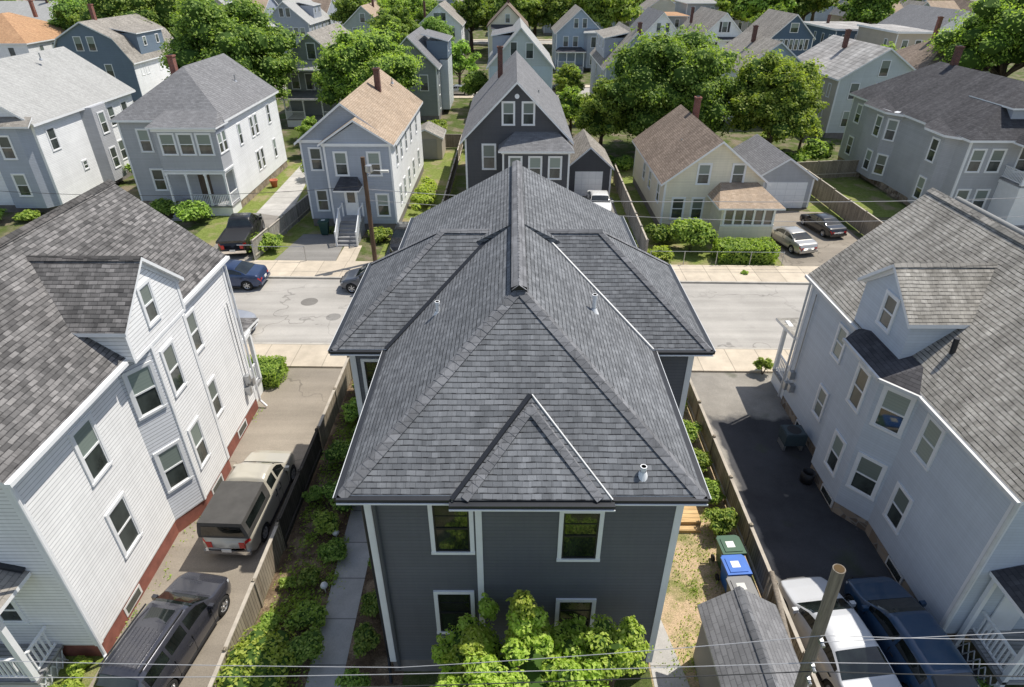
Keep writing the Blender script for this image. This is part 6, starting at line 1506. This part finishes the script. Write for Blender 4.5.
tree('leafy_tree', 'little round green tree on the pavement before the blue porch house', 9.0, 97.5, 1.4, 1.6, 2.4, 112, 'leafbright', K=24, N=70, ls=.28)
tree('leafy_tree', 'small leafy tree between the pale metal roof and dark blue flat building', 54.5, 99, 3.2, 2.4, 4.6, 113, 'leafbright', K=36, N=80, ls=.38)
tree('leafy_tree', 'dark leafy tree at the left of the tan-roofed house garden', -20.0, 63.5, 1.7, 1.9, 2.4, 117, 'leafbright', K=30, N=90, ls=.34)
protos = [('leafy_tree', 114, 'leaf'), ('leafy_tree', 115, 'leafbright'), ('leafy_tree', 116, 'leaf')]
far = [(-36, 158, 1.1), (-27, 152, 1.0), (-22, 128, .95), (-14, 128, .8), (0, 152, 1.3), (5, 158, 1.3), (10, 150, 1.2), (20, 148, 1.45), (28, 142, .8), (26, 172, 1.2), (-3, 166, 1.2), (-9, 150, 1.1), (14, 160, 1.4),
       (58, 158, 1.5), (66, 160, 1.6), (75, 148, 1.4), (52, 168, 1.2), (-70, 150, 1.2), (-82, 146, 1.1), (-76, 132, 1.0), (46, 158, .7), (110, 178, 1.2), (96, 182, 1.3), (-110, 150, 1.3), (84, 196, 1.4),
       (-30, 200, 1.3), (-8, 205, 1.4), (12, 200, 1.4), (40, 202, 1.3), (64, 205, 1.5), (-60, 200, 1.4), (-90, 202, 1.4), (-120, 200, 1.5), (120, 205, 1.5), (36.5, 132, .6), (52, 140, .9), (-104, 118, 1.1), (-24, 168, 1.2), (70, 178, 1.3), (-18, 152, .9)]
tone = ('deep green', 'bright green', 'mid green')
names = {}
for i, (x, y, s) in enumerate(far):
    j = i % 3; row = 'nearer' if y < 145 else 'middle' if y < 172 else 'farthest'
    size = 'small' if s < .95 else 'large' if s > 1.25 else 'medium-sized'
    lb = f'{size} {tone[j]} tree among the {row} roofs, {place(x/y)} near the top edge'
    names[lb] = names.get(lb, 0)+1
    if names[lb] > 1: lb = lb.replace(' tree among', (' leafy', ' spreading', ' full-crowned')[min(2, names[lb]-2)]+' tree among')
    tree('leafy_tree', lb, x, y, 4.8, 4.6, 6.2, protos[j][1], protos[j][2], K=55, N=75, ls=.55, rot=i*1.3, sc=s, group='trees among the far houses')
more = [(-2, 70, .55, 'small tree between the charcoal house and the very pale blue house'), (6.5, 72, .5, 'small tree in the yard behind the small charcoal garage'),
 (30, 66, .4, 'little tree at the foot of the light blue house'),
 (-5, 88, .45, 'small tree at the side of the very pale blue house'), (7.6, 90, .5, 'tree beside the second street right of the very pale blue house'),
 (19, 100, .7, 'tree by the second street behind the greatest dark tree'), (-27, 104, .6, 'street tree beyond the grey gabled house with open porch'), (27, 103, .6, 'street tree before the shuttered white house')]
for i, (x, y, s_, lb) in enumerate(more):
    j = i % 3; tree('leafy_tree', lb, x, y, 4.8, 4.6, 6.2, protos[j][1], protos[j][2], K=55, N=75, ls=.55, rot=i*2.1, sc=s_)
G4_ = 'bushes in the back gardens between the rows'
back = [(-12.5, 70), (-8.5, 74), (-3.5, 66), (1, 66.5), (10.5, 59.5), (14.5, 57.5), (18.5, 57), (27.5, 68), (-18.5, 66), (-34.5, 64), (-30, 65), (8, 78), (20.5, 79), (-17, 77)]
wh = ['farthest left behind the grey shed', 'right of the garden shed back wall', 'behind the charcoal house left corner', 'behind the charcoal house middle', 'behind the fence by the cream house', 'behind the cream house left part', 'behind the cream house right part',
      'left of the light blue house corner', 'behind the tan-roofed house left corner', 'behind the white house edge yard', 'behind the porch house back wall', 'left of the half hidden dormer house', 'right of the half hidden dormer house', 'before the grey-green house']
for i, ((x, y), q) in enumerate(zip(back, wh)):
    bush('garden bush '+q, x, y, 1.1+.3*(i % 3), 1.3+.35*(i % 4), 200+i, ('leaf', 'leafbright')[i % 2], K=18, N=45, ls=.3, group=G4_)
# parked cars in the distance
car('silver car parked on the second street beside the grey-green house', 'sedan', -8.2, 97.6, R(88), P_silver, group='cars on the second street')
car('dark red-brown car parked in the lot beyond the second street', 'suv', -6.3, 108.5, R(30), P_black, group='cars on the second street')
car('black hatchback on the second street before the very pale blue house', 'hatch', -5.6, 103.2, R(90), P_black, group='cars on the second street')
car('dark car parked at the second street right of the very pale blue house', 'sedan', 6.9, 99.0, R(90), P_black, group='cars on the second street')
# ================================================================== LIGHT AND CAMERA
sd = Vector((.48, .30, 1.0)).normalized()
sun = bpy.data.lights.new('sun', 'SUN'); sun.energy = 5.0; sun.angle = R(.55); sun.color = (1, .945, .85)
so = bpy.data.objects.new('sun', sun); COL.objects.link(so); so.rotation_euler = sd.to_track_quat('Z', 'Y').to_euler()
w = bpy.data.worlds.new('World'); S.world = w; w.use_nodes = True; nt = w.node_tree
bg = nt.nodes['Background']; sky = nt.nodes.new('ShaderNodeTexSky'); sky.sky_type = 'NISHITA'; sky.sun_disc = False
sky.sun_elevation = math.asin(sd.z); sky.sun_rotation = math.atan2(sd.x, sd.y); sky.air_density = 1.0; sky.dust_density = .8
hs = nt.nodes.new('ShaderNodeHueSaturation'); hs.inputs['Saturation'].default_value = .78; nt.links.new(sky.outputs[0], hs.inputs['Color']); nt.links.new(hs.outputs[0], bg.inputs[0]); bg.inputs[1].default_value = .15
cam = bpy.data.cameras.new('camera'); co = bpy.data.objects.new('camera', cam); COL.objects.link(co)
cam.sensor_width = 36; cam.lens = 620/1024*36; cam.clip_end = 3000
co.location = (0, 0, 17); co.rotation_mode = 'XYZ'
p_, r_ = R(31.7), R(.16)
f = Vector((0, math.cos(p_), -math.sin(p_))); rt = Vector((1, 0, 0)); up = rt.cross(f)
rt2 = rt*math.cos(r_)+up*math.sin(r_); up2 = -rt*math.sin(r_)+up*math.cos(r_)
co.rotation_euler = Matrix((rt2, up2, -f)).transposed().to_euler()
S.camera = co
S.view_settings.view_transform = 'Standard'; S.view_settings.look = 'None'; S.view_settings.exposure = 0; S.view_settings.gamma = 1
S.render.film_transparent = False
S.cycles.max_bounces = 6; S.cycles.transparent_max_bounces = 4
